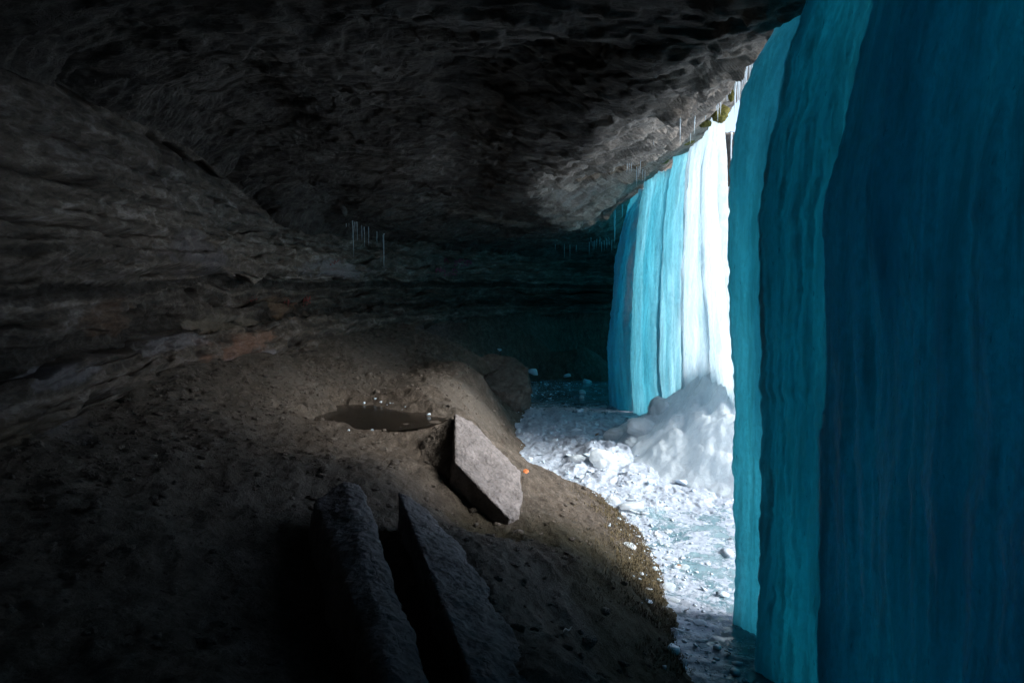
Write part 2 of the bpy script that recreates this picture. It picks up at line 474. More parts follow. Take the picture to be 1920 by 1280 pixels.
# ------------------------------------------------------------------ cave shell (wall, ceiling, cliff above the lip)
# each station runs from the foot of the wall up over the ceiling to the lip of the falls
ST = [
    # behind the camera, closing towards the ice
    [W(2.6, -9.5, -2.2), W(2.6, -9.6, -1.2), W(2.6, -9.6, -.6), W(2.6, -9.6, 0), W(2.6, -9.7, .8), W(2.7, -9.4, 1.6), W(2.8, -9.1, 2.0), W(2.9, -8.8, 2.2), W(3.0, -8.5, 2.3), W(3.1, -8.2, 2.3), W(3.2, -8, 2.5)],
    [W(-2.4, -7, -2.0), W(-2.5, -7.1, -1.0), W(-2.6, -7.2, -.5), W(-2.6, -7.2, .1), W(-2.9, -7.5, .8), W(-2.4, -7.0, 1.6), W(-1.5, -6.6, 2.1), W(-.5, -6.3, 2.3), W(.7, -6, 2.35), W(1.9, -5.7, 2.3), W(2.9, -5.5, 2.5)],
    [W(-4.2, .5, -1.8), W(-4.3, .5, -.9), W(-4.4, .5, -.4), W(-4.4, .5, .1), W(-4.9, .5, .8), W(-4.4, .6, 1.6), W(-3, .8, 2.1), W(-1.2, 1.0, 2.3), W(.3, 1.2, 2.35), W(1.6, 1.4, 2.3), W(2.75, 1.5, 2.5)],
    [P(0, 850, 5.1), P(-20, 745, 5.2), P(-20, 690, 5.3), P(0, 600, 5.4), P(0, 420, 5.9), P(60, 150, 6.2), W(-2.8, 5.5, 2.2), W(-1.0, 5.5, 2.33), W(.5, 5.8, 2.35), W(1.8, 6.0, 2.25), W(2.63, 6.2, 2.42)],
    [P(330, 700, 9.0), P(300, 655, 9.1), P(300, 605, 9.2), P(330, 530, 9.2), P(330, 400, 9.8), P(330, 265, 9.6), P(480, 150, 8.5), P(640, 190, 9.0), P(900, 115, 8.0), P(1285, 112, 6.6), P(1416, 100, 9.0)],
    [P(500, 665, 11.5), P(470, 620, 11.6), P(430, 555, 11.7), P(450, 500, 11.6), P(430, 420, 12.3), P(430, 340, 12.0), P(540, 290, 11.5), P(620, 310, 12.2), P(850, 240, 10.0), P(1160, 234, 8.2), P(1354, 192, 11.5)],
    [P(640, 640, 15.0), P(600, 600, 15.1), P(560, 540, 15.2), P(560, 490, 15.0), P(560, 450, 15.6), P(545, 420, 14.7), P(600, 385, 14.3), P(670, 402, 15.4), P(840, 335, 12.9), P(1072, 312, 10.2), P(1300, 255, 13.5)],
    [P(772, 612, 19.5), P(750, 585, 19.6), P(720, 545, 19.7), P(710, 500, 19.3), P(720, 470, 20.0), P(720, 440, 19.0), P(760, 432, 18.4), P(800, 424, 18.0), P(880, 388, 16.0), P(1030, 362, 12.3), P(1240, 305, 15.5)],
    [P(900, 601, 23.5), P(890, 575, 23.6), P(880, 545, 23.7), P(880, 510, 23.6), P(880, 485, 23.8), P(880, 465, 23.0), P(900, 457, 22.0), P(930, 449, 21.0), P(970, 432, 19.0), P(1060, 408, 15.8), P(1190, 355, 17.5)],
    [P(1010, 590, 26.0), P(1010, 565, 26.1), P(1010, 545, 26.2), P(1010, 515, 26.0), P(1010, 490, 26.2), P(1010, 476, 25.5), P(1020, 471, 24.5), P(1040, 464, 23.0), P(1060, 455, 22.0), P(1105, 438, 20.5), P(1150, 402, 19.5)],
    [P(1130, 587, 27.0), P(1130, 565, 27.0), P(1130, 545, 27.1), P(1130, 520, 26.9), P(1135, 495, 27.1), P(1140, 481, 26.2), P(1140, 477, 25.0), P(1140, 472, 24.0), P(1145, 465, 23.2), P(1150, 455, 22.5), P(1155, 435, 21.5)],
    [W(6.6, 27.2, -1.6), W(6.5, 27.1, -.9), W(6.4, 27, -.3), W(6.3, 26.8, .3), W(6.2, 26.6, .8), W(6.1, 26, 1.2), W(6.0, 25.4, 1.4), W(5.9, 24.8, 1.5), W(5.8, 24.2, 1.6), W(5.7, 23.6, 1.7), W(5.6, 23.0, 1.9)],
    [W(8.2, 30.5, -3.2), W(8.2, 30.4, -2), W(8.15, 30.3, -1), W(8.1, 30.2, 0), W(8.05, 30.1, .8), W(8.0, 30.0, 1.5), W(7.95, 29.9, 1.9), W(7.9, 29.8, 2.2), W(7.85, 29.7, 2.4), W(7.8, 29.6, 2.6), W(7.7, 29.5, 2.9)],
    [W(10, 40, -4.2), W(10, 40, -3), W(10, 40, -2), W(10, 40, -1), W(10, 40, 0), W(9.9, 40, 1), W(9.9, 40, 1.8), W(9.8, 40, 2.3), W(9.8, 40, 2.6), W(9.7, 40, 2.9), W(9.6, 40, 3.4)],
    [W(6, 70, -5.2), W(6, 70, -4), W(6, 70, -3), W(6, 70, -2), W(6, 70, -1), W(6, 70, 0), W(6, 70, 1), W(6, 70, 2), W(6, 70, 2.6), W(6, 70, 3.2), W(6, 70, 4.0)],
]
ST = np.array(ST)                                   # (ns, nk, 3)
ns, nk = ST.shape[:2]
# sub-divide along the stations by spacing
seg = [4, 60, 90, 150, 130, 150, 150, 150, 110, 70, 60, 40, 40, 30]
tt = np.concatenate([np.linspace(i, i + 1, seg[i], endpoint=False) for i in range(ns - 1)] + [[ns - 1.0]])
ctrl = catmull(ST, tt)                              # (nt, nk, 3)
def rows(lo, hi, counts):
    ks = np.concatenate([np.linspace(k, k + 1, counts[k - lo], endpoint=False) for k in range(lo, hi)] + [[float(hi)]])
    return catmull(np.swapaxes(ctrl, 0, 1), ks)     # (nkdense, nt, 3)
wall_g = rows(0, 5, [34, 34, 36, 36, 40])
ceil_g = rows(5, 10, [44, 60, 80, 84, 84])

BED = {}
def displace_wall(g):
    n = grid_normals(g)
    # make sure normals point into the cave (towards +x / camera side)
    if (n * (np.array([1.5, 12, EYE]) - g)).sum(axis=2).mean() < 0: n = -n
    x, y, z = g[..., 0], g[..., 1], g[..., 2]
    wz = z + 0.10 * fbm(x * .4, y * .4, z * .4, 3) + 0.02 * x
    d = np.zeros_like(x); tone = np.zeros_like(x)
    for h, a, s in ((0.42, 0.36, 1), (0.17, 0.13, 2), (0.07, 0.04, 3)):   # beds that stand proud or weather back
        q = wz / h + 0.55 * fbm(x * .7, y * .7, z * .3, 3)
        i = np.floor(q); f = q - i
        k0 = hash1(i, s); k1 = hash1(i + 1, s)
        mod = 0.5 + 0.9 * np.clip(fbm(x * .5 + 7 * s, y * .5, z * .6, 3) + .3, 0, 1)
        d += a * mod * (k0 + (k1 - k0) * sstep(.82, 1.0, f) - .5)
        tone += (.55, .45, .35)[s - 1] * ((k0 if s != 2 else hash1(i, 9)) - .5)
        if s < 3:
            msk = np.clip(fbm(x * .45 + 3 * s, y * .45, z * .9, 3) * 2.2 + .35, 0, 1)
            d -= a * 1.3 * msk * np.exp(-((f - .92) / .06) ** 2)
    # blocks broken along slanting joints
    q = (y * .8 - z * 1.3 + x * .3) / .9 + .9 * fbm(x * .5, y * .5, z * .8, 3)
    i = np.floor(q); f = q - i
    i2 = np.floor(wz / .42)
    k = hash1(i + 57 * i2, 5)
    d += 0.12 * (k - .5) * sstep(0, .15, f) * sstep(1, .6, f)
    d += 0.16 * fbm(x * .8, y * .8, z * 1.4, 5) + 0.05 * ridged(x * 3, y * 3, z * 5, 4)
    d += 0.03 * fbm(x * 9, y * 9, z * 14, 3)
    BED['wall'] = 1 + tone * 1.6 + .5 * fbm(x * .9, y * .9, z * 2.5, 4)
    return g + n * d[..., None], n

def displace_ceil(g, edge_keep):
    n = grid_normals(g)
    if n[..., 2].mean() > 0: n = -n
    x, y, z = g[..., 0], g[..., 1], g[..., 2]
    d = 0.14 * fbm(x * .5, y * .6, z * .5, 4)
    # flaked underside: stepped plates
    q = 2.1 * fbm(x * .35 + 3, y * .55, z * .3, 4) * 3
    i = np.floor(q); f = q - i
    d += 0.065 * (i + sstep(.86, 1.0, f)) * .8
    q = 7 * fbm(x * .9 + 13, y * 1.6, z * .9, 4)
    i = np.floor(q); f = q - i
    d += 0.030 * (i + sstep(.75, 1.0, f))
    BED['ceil'] = 1 + .7 * (hash1(i + 100, 4) - .5) + .6 * fbm(x * .5, y * .9, z * .5, 4)
    d += 0.03 * ridged(x * 1.2, y * 3.2, z * 2, 4) + 0.016 * fbm(x * 6, y * 11, z * 8, 4)
    return g + n * (d * edge_keep)[..., None], n

wall_g, wall_n = displace_wall(wall_g)
rowi = np.arange(ceil_g.shape[0])[:, None]
ek = np.repeat((1 + .7 * sstep(240, 275, rowi)) * (1 - .75 * sstep(ceil_g.shape[0] - 45, ceil_g.shape[0] - 4, rowi)), ceil_g.shape[1], 1)
ceil_g, ceil_n = displace_ceil(ceil_g, ek)
# blend the first ceiling rows onto the top wall row so the two meet
gap = wall_g[-1] - ceil_g[0]
for r in range(24):
    wgt = 1 - sstep(0, 24, np.array(float(r)))
    ceil_g[r] += gap * wgt
# drape the ceiling over the lip: outer cliff face and the hilltop behind it
lip = ceil_g[-1]
out_dir = np.zeros_like(lip)
tan = np.gradient(lip, axis=0); tan[:, 2] = 0
tan /= np.linalg.norm(tan, axis=1)[:, None] + 1e-9
out_dir[:, 0] = tan[:, 1]; out_dir[:, 1] = -tan[:, 0]
extra = []
for k, (o_, u_) in enumerate([(.12, .03), (.3, .10), (.5, .28), (.62, .55), (.66, .9), (.62, 1.4), (.45, 2.0), (.2, 2.6), (-.4, 3.0), (-2, 3.4), (-6, 4.0), (-13, 5.0)]):
    r = lip + out_dir * o_ + np.array([0, 0, u_])
    nz = fbm(r[:, 0] * .9, r[:, 1] * .9, r[:, 2] * .9, 4)
    r = r + out_dir * (0.22 * nz)[:, None]
    extra.append(r)
ceil_full = np.concatenate([ceil_g, np.array(extra)], axis=0)

def tint_attr(me, rgb, a):
    at = me.attributes.new('tint', 'FLOAT_COLOR', 'POINT')
    dat = np.concatenate([rgb, a[:, None]], axis=1).astype(np.float32)
    at.data.foreach_set('color', dat.ravel())

def project(v):
    """world points -> photo pixels (only used to lay natural stains where the photo has them)"""
    dx = v[:, 0]; dy = v[:, 1]; dz = v[:, 2] - EYE
    c, s = math.cos(PITCH), math.sin(PITCH)
    fw = dy * c - dz * s; up = dy * s + dz * c
    return dx / fw * FPX + 960, 640 - up / fw * FPX

wv = wall_g.reshape(-1, 3)
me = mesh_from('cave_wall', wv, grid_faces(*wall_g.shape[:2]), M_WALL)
# mineral stains on the wall, as ellipsoids in the rock: centre, radii, colour
stains = [
    (P(425, 650, 10.9), (0.9, 1.3, 0.26), (0.29, 0.15, 0.10), 0.9),
    (P(480, 632, 11.6), (0.6, 0.7, 0.16), (0.27, 0.16, 0.11), 0.8),
    (P(385, 690, 10.3), (0.5, 0.6, 0.16), (0.40, 0.36, 0.40), 0.8),
    (P(500, 665, 11.7), (0.5, 0.6, 0.12), (0.42, 0.42, 0.48), 0.7),
    (P(400, 612, 11.2), (0.7, 1.3, 0.18), (0.40, 0.36, 0.29), 0.75),
    (P(300, 640, 9.3), (0.6, 1.0, 0.16), (0.36, 0.36, 0.40), 0.7),
    (P(95, 705, 6.2), (0.5, 0.7, 0.14), (0.34, 0.34, 0.38), 0.7),
    (P(640, 505, 16.5), (0.8, 2.2, 0.22), (0.46, 0.44, 0.47), 0.8),
    (P(540, 575, 14.0), (0.7, 0.8, 0.25), (0.30, 0.17, 0.09), 0.7),
    (P(610, 590, 15.0), (0.7, 1.2, 0.15), (0.38, 0.33, 0.27), 0.7),
    (P(350, 475, 9.8), (0.8, 1.2, 0.3), (0.30, 0.29, 0.33), 0.6),
    (P(590, 560, 15.0), (0.5, 0.7, 0.2), (0.24, 0.07, 0.05), 0.6),
    (P(200, 600, 7.5), (0.6, 0.8, 0.25), (0.20, 0.11, 0.06), 0.7),
    (P(60, 800, 5.6), (0.5, 0.8, 0.2), (0.20, 0.15, 0.08), 0.6),
]
rgb = np.zeros((len(wv), 3)); al = np.zeros(len(wv))
wob = fbm(wv[:, 0] * 1.9, wv[:, 1] * 1.9, wv[:, 2] * 4, 5) * 1.8
for c, r, colr, st in stains:
    q = np.sqrt((((wv - c) / np.array(r)) ** 2).sum(axis=1)) + wob * .7
    a = sstep(1.15, .55, q) * st * .75
    rgb = rgb * (1 - a[:, None]) + np.array(colr) * a[:, None]
    al = np.maximum(al, a)
nz_ = al > 0
rgb[nz_] /= np.maximum(rgb[nz_].sum(axis=1, keepdims=True), 1e-6) / np.maximum(rgb[nz_].sum(axis=1, keepdims=True), 1e-6)
tint_attr(me, rgb, al)
me.attributes.new('bed', 'FLOAT', 'POINT').data.foreach_set('value', np.clip(BED['wall'], .25, 2.2).astype(np.float32).ravel())
WALL = tag(link('cave_wall', me), kind='structure')

cv = ceil_full.reshape(-1, 3)
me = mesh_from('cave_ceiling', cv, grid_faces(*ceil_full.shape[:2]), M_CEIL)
rgb = np.zeros((len(cv), 3)); al = np.zeros(len(cv))
wob = fbm(cv[:, 0] * 1.5, cv[:, 1] * 1.5, cv[:, 2] * 2, 4)
for c, r, colr, st in [
    (P(1130, 310, 12.8), (1.0, .5, .4), (0.36, 0.24, 0.15), .7), (P(1230, 220, 11.2), (.5, .3, .3), (0.32, 0.2, 0.12), .7),
    (P(940, 400, 16.5), (1.2, .7, .5), (0.34, 0.27, 0.19), .6), (P(1080, 360, 14.5), (.7, 1.0, .5), (0.46, 0.44, 0.42), .7)]:
    q = np.sqrt((((cv - c) / np.array(r)) ** 2).sum(axis=1)) + wob * .7
    a = sstep(1.05, .6, q) * st
    rgb = rgb * (1 - a[:, None]) + np.array(colr) * a[:, None]; al = np.maximum(al, a)
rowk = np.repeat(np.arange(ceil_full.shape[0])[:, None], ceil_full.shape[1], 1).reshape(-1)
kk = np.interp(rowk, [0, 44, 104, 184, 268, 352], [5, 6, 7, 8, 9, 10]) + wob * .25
pale = sstep(8.75, 9.15, kk) * (.45 + .5 * sstep(-.3, .3, fbm(cv[:, 0] * 1.1, cv[:, 1] * 1.1, cv[:, 2] * 1.1, 4)))  # lip strip painted paler than the inner ceiling, for light from the gap
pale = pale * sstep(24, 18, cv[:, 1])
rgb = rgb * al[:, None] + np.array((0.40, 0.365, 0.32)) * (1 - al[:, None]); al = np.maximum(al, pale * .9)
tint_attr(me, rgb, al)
bed_c = np.ones(ceil_full.shape[:2], np.float32); bed_c[:ceil_g.shape[0]] = np.clip(BED['ceil'], .3, 2.0)
me.attributes.new('bed', 'FLOAT', 'POINT').data.foreach_set('value', bed_c.ravel())
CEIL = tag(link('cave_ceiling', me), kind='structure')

# ------------------------------------------------------------------ cave floor
def tps(pts, vals, lam=0.02):
    pts = np.asarray(pts, float); vals = np.asarray(vals, float)
    def U(r2): return np.where(r2 > 0, r2 * np.log(r2 + 1e-12), 0)
    d2 = ((pts[:, None] - pts[None]) ** 2).sum(-1)
    n = len(pts)
    K = U(d2) + lam * np.eye(n)
    Pm = np.concatenate([np.ones((n, 1)), pts], 1)
    A = np.block([[K, Pm], [Pm.T, np.zeros((3, 3))]])
    sol = np.linalg.solve(A, np.concatenate([vals, np.zeros(3)]))
    def ev(x, y):
        out = sol[n] + sol[n + 1] * x + sol[n + 2] * y
        for (a, b), w in zip(pts, sol[:n]):
            r2 = (x - a) ** 2 + (y - b) ** 2
            out = out + w * U(r2)
        return out
    return ev
fp = []
def fpx(px, py, zrel): q = PZ(px, py, zrel + EYE); fp.append((q[0], q[1], q[2]))
for q in (P(0, 850, 5.1), P(150, 772, 6.9), P(330, 700, 9.0), P(420, 682, 10.3), P(500, 665, 11.5), P(640, 640, 15.0), P(772, 612, 19.5), P(900, 601, 23.5), P(1010, 590, 26.0), P(1130, 587, 27.0)):
    fp.append(tuple(q))
for a in [(100, 1250, -1.62), (400, 1250, -1.72), (300, 1000, -1.68), (150, 900, -1.5), (480, 850, -1.78), (600, 860, -1.92), (700, 775, -2.02), (640, 765, -2.01), (700, 738, -2.0), (650, 722, -1.93), (745, 732, -2.0), (770, 700, -1.97),
          (770, 770, -2.02), (560, 750, -1.82), (430, 760, -1.6), (750, 690, -1.95), (850, 650, -1.9), (800, 728, -1.85), (850, 712, -1.92), (900, 700, -2.05), (830, 760, -1.95), (890, 760, -2.35), (945, 790, -3.0),
          (1000, 930, -2.75), (1060, 950, -2.9), (1080, 1000, -2.75), (1150, 1100, -2.85), (1040, 1170, -2.5), (1100, 1250, -2.6), (1230, 1250, -3.1), (1040, 1050, -2.6),
          (860, 985, -2.62), (930, 1000, -2.72), (775, 1120, -2.22), (720, 890, -2.02), (800, 1260, -2.15), (640, 1260, -2.05), (560, 960, -1.98), (715, 1000, -2.2), (560, 1100, -2.08),
          (1000, 640, -2.1), (1000, 690, -2.95), (1100, 655, -2.4), (950, 735, -2.9), (930, 690, -2.4)]:
    fpx(*a)
for q in (P(850, 1010, 5.25), P(905, 1095, 4.45), P(965, 1200, 3.7), P(1003, 1290, 3.15)):
    fp.append((q[0] + .05, q[1], q[2] - .03))
pool_edge_px = [(1130, 688), (1050, 695), (1000, 715), (975, 745), (962, 800), (968, 860), (990, 890), (1080, 912), (1150, 950), (1200, 1010), (1235, 1080), (1240, 1130), (1270, 1200), (1310, 1280)]
for px, py in pool_edge_px:
    q = PZ(px, py, -0.02); fp.append((q[0], q[1], q[2]))
for a in [(0, 0, -1.75), (-3, 0, -1.55), (-4.2, 0, -1.4), (0, -4, -1.75), (-4, -4, -1.5), (1.2, 0, -2.5), (1.6, 2.5, -2.75), (1.9, 0, -3.2), (1.7, 3, -3.1), (1.9, -4, -3.2), (2.2, 4, -3.6),
          (1.4, -4, -2.6), (2.4, 8, -3.75), (2.6, 11, -3.8), (2.2, 14, -3.8), (2.0, 18, -3.8), (2.0, 22, -3.7), (4.0, 24.5, -3.7), (5, 27, -1.9), (5.0, 20, -4.0), (5, 12, -4.0), (4, 6, -4), (3, 0, -4.0), (3, -5, -4.0),
          (-6, 4, -1.1), (-6.5, 9, -1.0), (-6, 14, -1.1), (-5, 20, -1.1), (-2, 25, -1.1), (0, 28, -1.0), (-8, 2, -1)]:
    fp.append((a[0], a[1], a[2] + EYE))
fp = np.array(fp)
floor_h = tps(fp[:, :2], fp[:, 2], 0.05)

def floor_detail(x, y):
    d = 0.10 * fbm(x * .8, y * .8, 3.3, 4)
    # trampled hollows and clods, streaming down the bank
    r = ridged(x * 2.4 + .8 * y, y * 1.2 - .4 * x, 1.7, 4)
    cl = np.abs(perlin(x * 4.1, y * 3.3, 4.4)); msk = sstep(-.1, .35, fbm(x * .6, y * .5, 8.0, 3))
    d += 0.05 * r + 0.035 * msk * (cl - .25) + 0.036 * fbm(x * 6, y * 6, 9.1, 4) + 0.013 * fbm(x * 21, y * 21, 2.2, 3)
    return d
def puddle_q(x, y):
    c = PZ(700, 776, EYE - 2.03)
    return np.sqrt(((x - c[0]) / 1.05) ** 2 + ((y - c[1]) / .95) ** 2) + .8 * fbm(x * 1.5, y * 1.5, 5.5, 4)
PUD_Z = EYE - 2.06
def floor_z(x, y):
    z = floor_h(x, y) + floor_detail(x, y)
    q = puddle_q(x, y)
    w_ = sstep(1.5, .8, q)
    z = z * (1 - w_) + (PUD_Z + 0.12 * (q - .95)) * w_
    return z

fx = np.concatenate([np.linspace(-9, -5, 90, endpoint=False), np.linspace(-5, 3, 400, endpoint=False), np.linspace(3, 7.5, 50)])
fy = [-10.0]
while fy[-1] < 29.5:
    yv = fy[-1]
    fy.append(yv + (0.12 if yv < 2 else 0.0105 * (yv ** 0.75) * 1.0 + 0.006))
fy = np.array(fy)
FX, FY = np.meshgrid(fx, fy)
FZ = floor_z(FX, FY)
fv = np.stack([FX, FY, FZ], axis=2).reshape(-1, 3)
me = mesh_from('ground', fv, grid_faces(len(fy), len(fx)), M_DIRT)
rgb = np.zeros((len(fv), 3)); al = np.zeros(len(fv))
hgt = fv[:, 2]; wob = fbm(fv[:, 0] * 1.2, fv[:, 1] * 1.2, 1.0, 4)
# damp moss on the low near bank, pale trodden dust along the path
a = sstep(.95, .55, hgt + wob * .35) * sstep(9.0, 6.5, fv[:, 1]) * .85
rgb += np.array((0.05, 0.046, 0.018)) * a[:, None]; al = np.maximum(al, a)
for c, r in [((PZ(500, 800, EYE - 1.8)), (.55, 1.6)), (PZ(560, 900, EYE - 1.85), (.6, 1.3)), (PZ(720, 700, EYE - 1.95), (.9, 2.8)), (PZ(870, 730, EYE - 2.0), (.8, 2.2)), (PZ(560, 735, EYE - 1.8), (.5, .9))]:
    q = np.sqrt(((fv[:, 0] - c[0]) / r[0]) ** 2 + ((fv[:, 1] - c[1]) / r[1]) ** 2) + wob * .8
    a2 = sstep(1.1, .5, q) * .6
    rgb = rgb * (1 - a2[:, None]) + np.array((0.19, 0.174, 0.154)) * a2[:, None]; al = np.maximum(al, a2)
tint_attr(me, rgb, al)
GROUND = tag(link('ground', me), kind='structure')

# ------------------------------------------------------------------ frozen pool
pool_line = np.array([PZ(px, py, 0.0) for px, py in pool_edge_px])
def dist_to_line(x, y):
    d = np.full(x.shape, 1e9)
    for i in range(len(pool_line) - 1):
        a, b = pool_line[i, :2], pool_line[i + 1, :2]
        ab = b - a; t = np.clip(((x - a[0]) * ab[0] + (y - a[1]) * ab[1]) / (ab @ ab), 0, 1)
        d = np.minimum(d, np.hypot(x - a[0] - t * ab[0], y - a[1] - t * ab[1]))
    return d
MC = np.array([4.7, 13.2])         # centre of the spray cone under the falls
def mound_h(x, y):
    dx = (x - MC[0]); dy = (y - MC[1])
    r = np.sqrt((dx / 2.9) ** 2 + (dy / 3.3) ** 2) + .16 * fbm(x * .9, y * .9, 7.0, 4)
    h = 2.15 * np.clip(1 - r, 0, 1) ** 1.15
    lump = fbm(x * 2.2, y * 2.2, 4.0, 4)
    return h * (1 + .30 * lump) + np.clip(h * 3, 0, 1) * (.22 * np.abs(fbm(x * 1.5, y * 1.5, 1.0, 2)) + .03 * fbm(x * 5, y * 5, 1.0, 3))
def pool_h(x, y):
    h = 0.02 * fbm(x * .7, y * .7, 1.0, 3)
    near = sstep(10.0, 7.5, y)
    # frozen ripples in the near channel
    ph = y * 26 + 5 * fbm(x * 1.1, y * .9, 2.0, 3) + x * 7
    h += near * (0.012 * np.sin(ph) * (0.6 + .8 * fbm(x * 2, y * 2, 3.0, 2)) + 0.012 * fbm(x * 8, y * 14, 4.0, 3))
    # broken slabs and crust in the middle
    mid = sstep(8.6, 10.0, y) * sstep(19.5, 16.5, y)
    q = 4.2 * fbm(x * 1.8, y * 1.3, 6.0, 4) + 2
    i = np.floor(q); f = q - i
    h += mid * (0.026 * (i + sstep(.65, 1, f)) - .05 + 0.05 * fbm(x * 2.2, y * 1.7, 2.0, 4) + .016 * fbm(x * 9, y * 7, 3.0, 3))
    h += mid * .22 * np.exp(-((x - 1.75) ** 2 / .5 + (y - 12.4) ** 2 / 1.5)) * (1 + fbm(x * 3, y * 3, 1.0, 3))
    h += 0.006 * fbm(x * 12, y * 12, 1.0, 3)
    return h
px_ = np.concatenate([np.linspace(-.6, 4.6, 300, endpoint=False), np.linspace(4.6, 9, 60)])
py_ = [-8.0]
while py_[-1] < 27.0:
    yv = py_[-1]
    py_.append(yv + (0.12 if yv < 3.5 else 0.016 + 0.0026 * (yv - 3)))
py_ = np.array(py_)
PX, PY = np.meshgrid(px_, py_)
PH = pool_h(PX, PY)
pv = np.stack([PX, PY, PH], axis=2).reshape(-1, 3)
me = mesh_from('pool_ice', pv, grid_faces(len(py_), len(px_)), M_POOL)
x, y = pv[:, 0], pv[:, 1]
crust = 0.46 + .36 * sstep(9.0, 10.5, y) * sstep(19.0, 15.5, y) + .4 * sstep(.1, .6, mound_h(x, y)) - .25 * sstep(17, 19, y) + .16 * sstep(.5, .1, dist_to_line(x, y)) * sstep(18, 15, y)
dirt_amt = .25 + .75 * sstep(.8, .2, dist_to_line(x, y)) + .9 * np.exp(-(((x - 2.0) / .45) ** 2 + ((y - 8.9) / .6) ** 2))
dirt_amt *= sstep(.7, .2, mound_h(x, y))
tint_attr(me, np.repeat(np.clip(dirt_amt, 0, 1)[:, None], 3, 1), np.clip(crust, 0, 1.2))
POOL = tag(link('pool_ice', me), kind='structure')

mx = np.linspace(1.5, 8.0, 210); my = np.linspace(9.5, 17.0, 240)
MX, MY = np.meshgrid(mx, my)
MH = mound_h(MX, MY)
MZ = np.where(MH > 0.002, MH - 0.02, -0.12)
MZ[0] = MZ[-1] = -.12; MZ[:, 0] = MZ[:, -1] = -.12
top = np.stack([MX, MY, MZ], 2); bot = np.stack([MX, MY, np.full_like(MZ, -.4)], 2)
nt_ = MX.size
idx = np.arange(nt_).reshape(MX.shape)
ring = np.concatenate([idx[0, :-1], idx[:-1, -1], idx[-1, :0:-1], idx[:0:-1, 0]])
side = np.stack([ring, ring + nt_, np.roll(ring, -1) + nt_, np.roll(ring, -1)], 1)
mc = np.array([MC[0], MC[1], 0.0])
me = mesh_from('ice_mound', np.concatenate([top.reshape(-1, 3), bot.reshape(-1, 3)]) - mc,
               np.concatenate([grid_faces(*MX.shape), grid_faces(*MX.shape, flip=True) + nt_, side]), M_ICE_MOUND)
MOUND = tag(link('ice_mound', me, loc=mc), 'lumpy white and pale blue ice mound under the bright gap', 'ice mound')

# ------------------------------------------------------------------ ray casting onto what is built
def bvh_of(*grids):
    vs, fs, off = [], [], 0
    for g in grids:
        vs.append(g.reshape(-1, 3)); fs.append(grid_faces(*g.shape[:2]) + off); off += g.shape[0] * g.shape[1]
    v = np.concatenate(vs); f = np.concatenate(fs)
    return BVHTree.FromPolygons([tuple(a) for a in v.tolist()], [tuple(a) for a in f.tolist()])
BV_SHELL = bvh_of(wall_g[:, ::2], ceil_full[:, ::2])
BV_FLOOR = bvh_of(np.stack([FX, FY, FZ], 2)[::2, ::2], np.stack([PX, PY, PH], 2)[::2, ::2], top)
def hit(px, py, bv=BV_SHELL):
    o = Vector((0, 0, EYE)); d = Vector(P(px, py, 1.0)) - o
    loc, nor, i, dist = bv.ray_cast(o, d.normalized())
    return (np.array(loc), np.array(nor)) if loc is not None else (None, None)

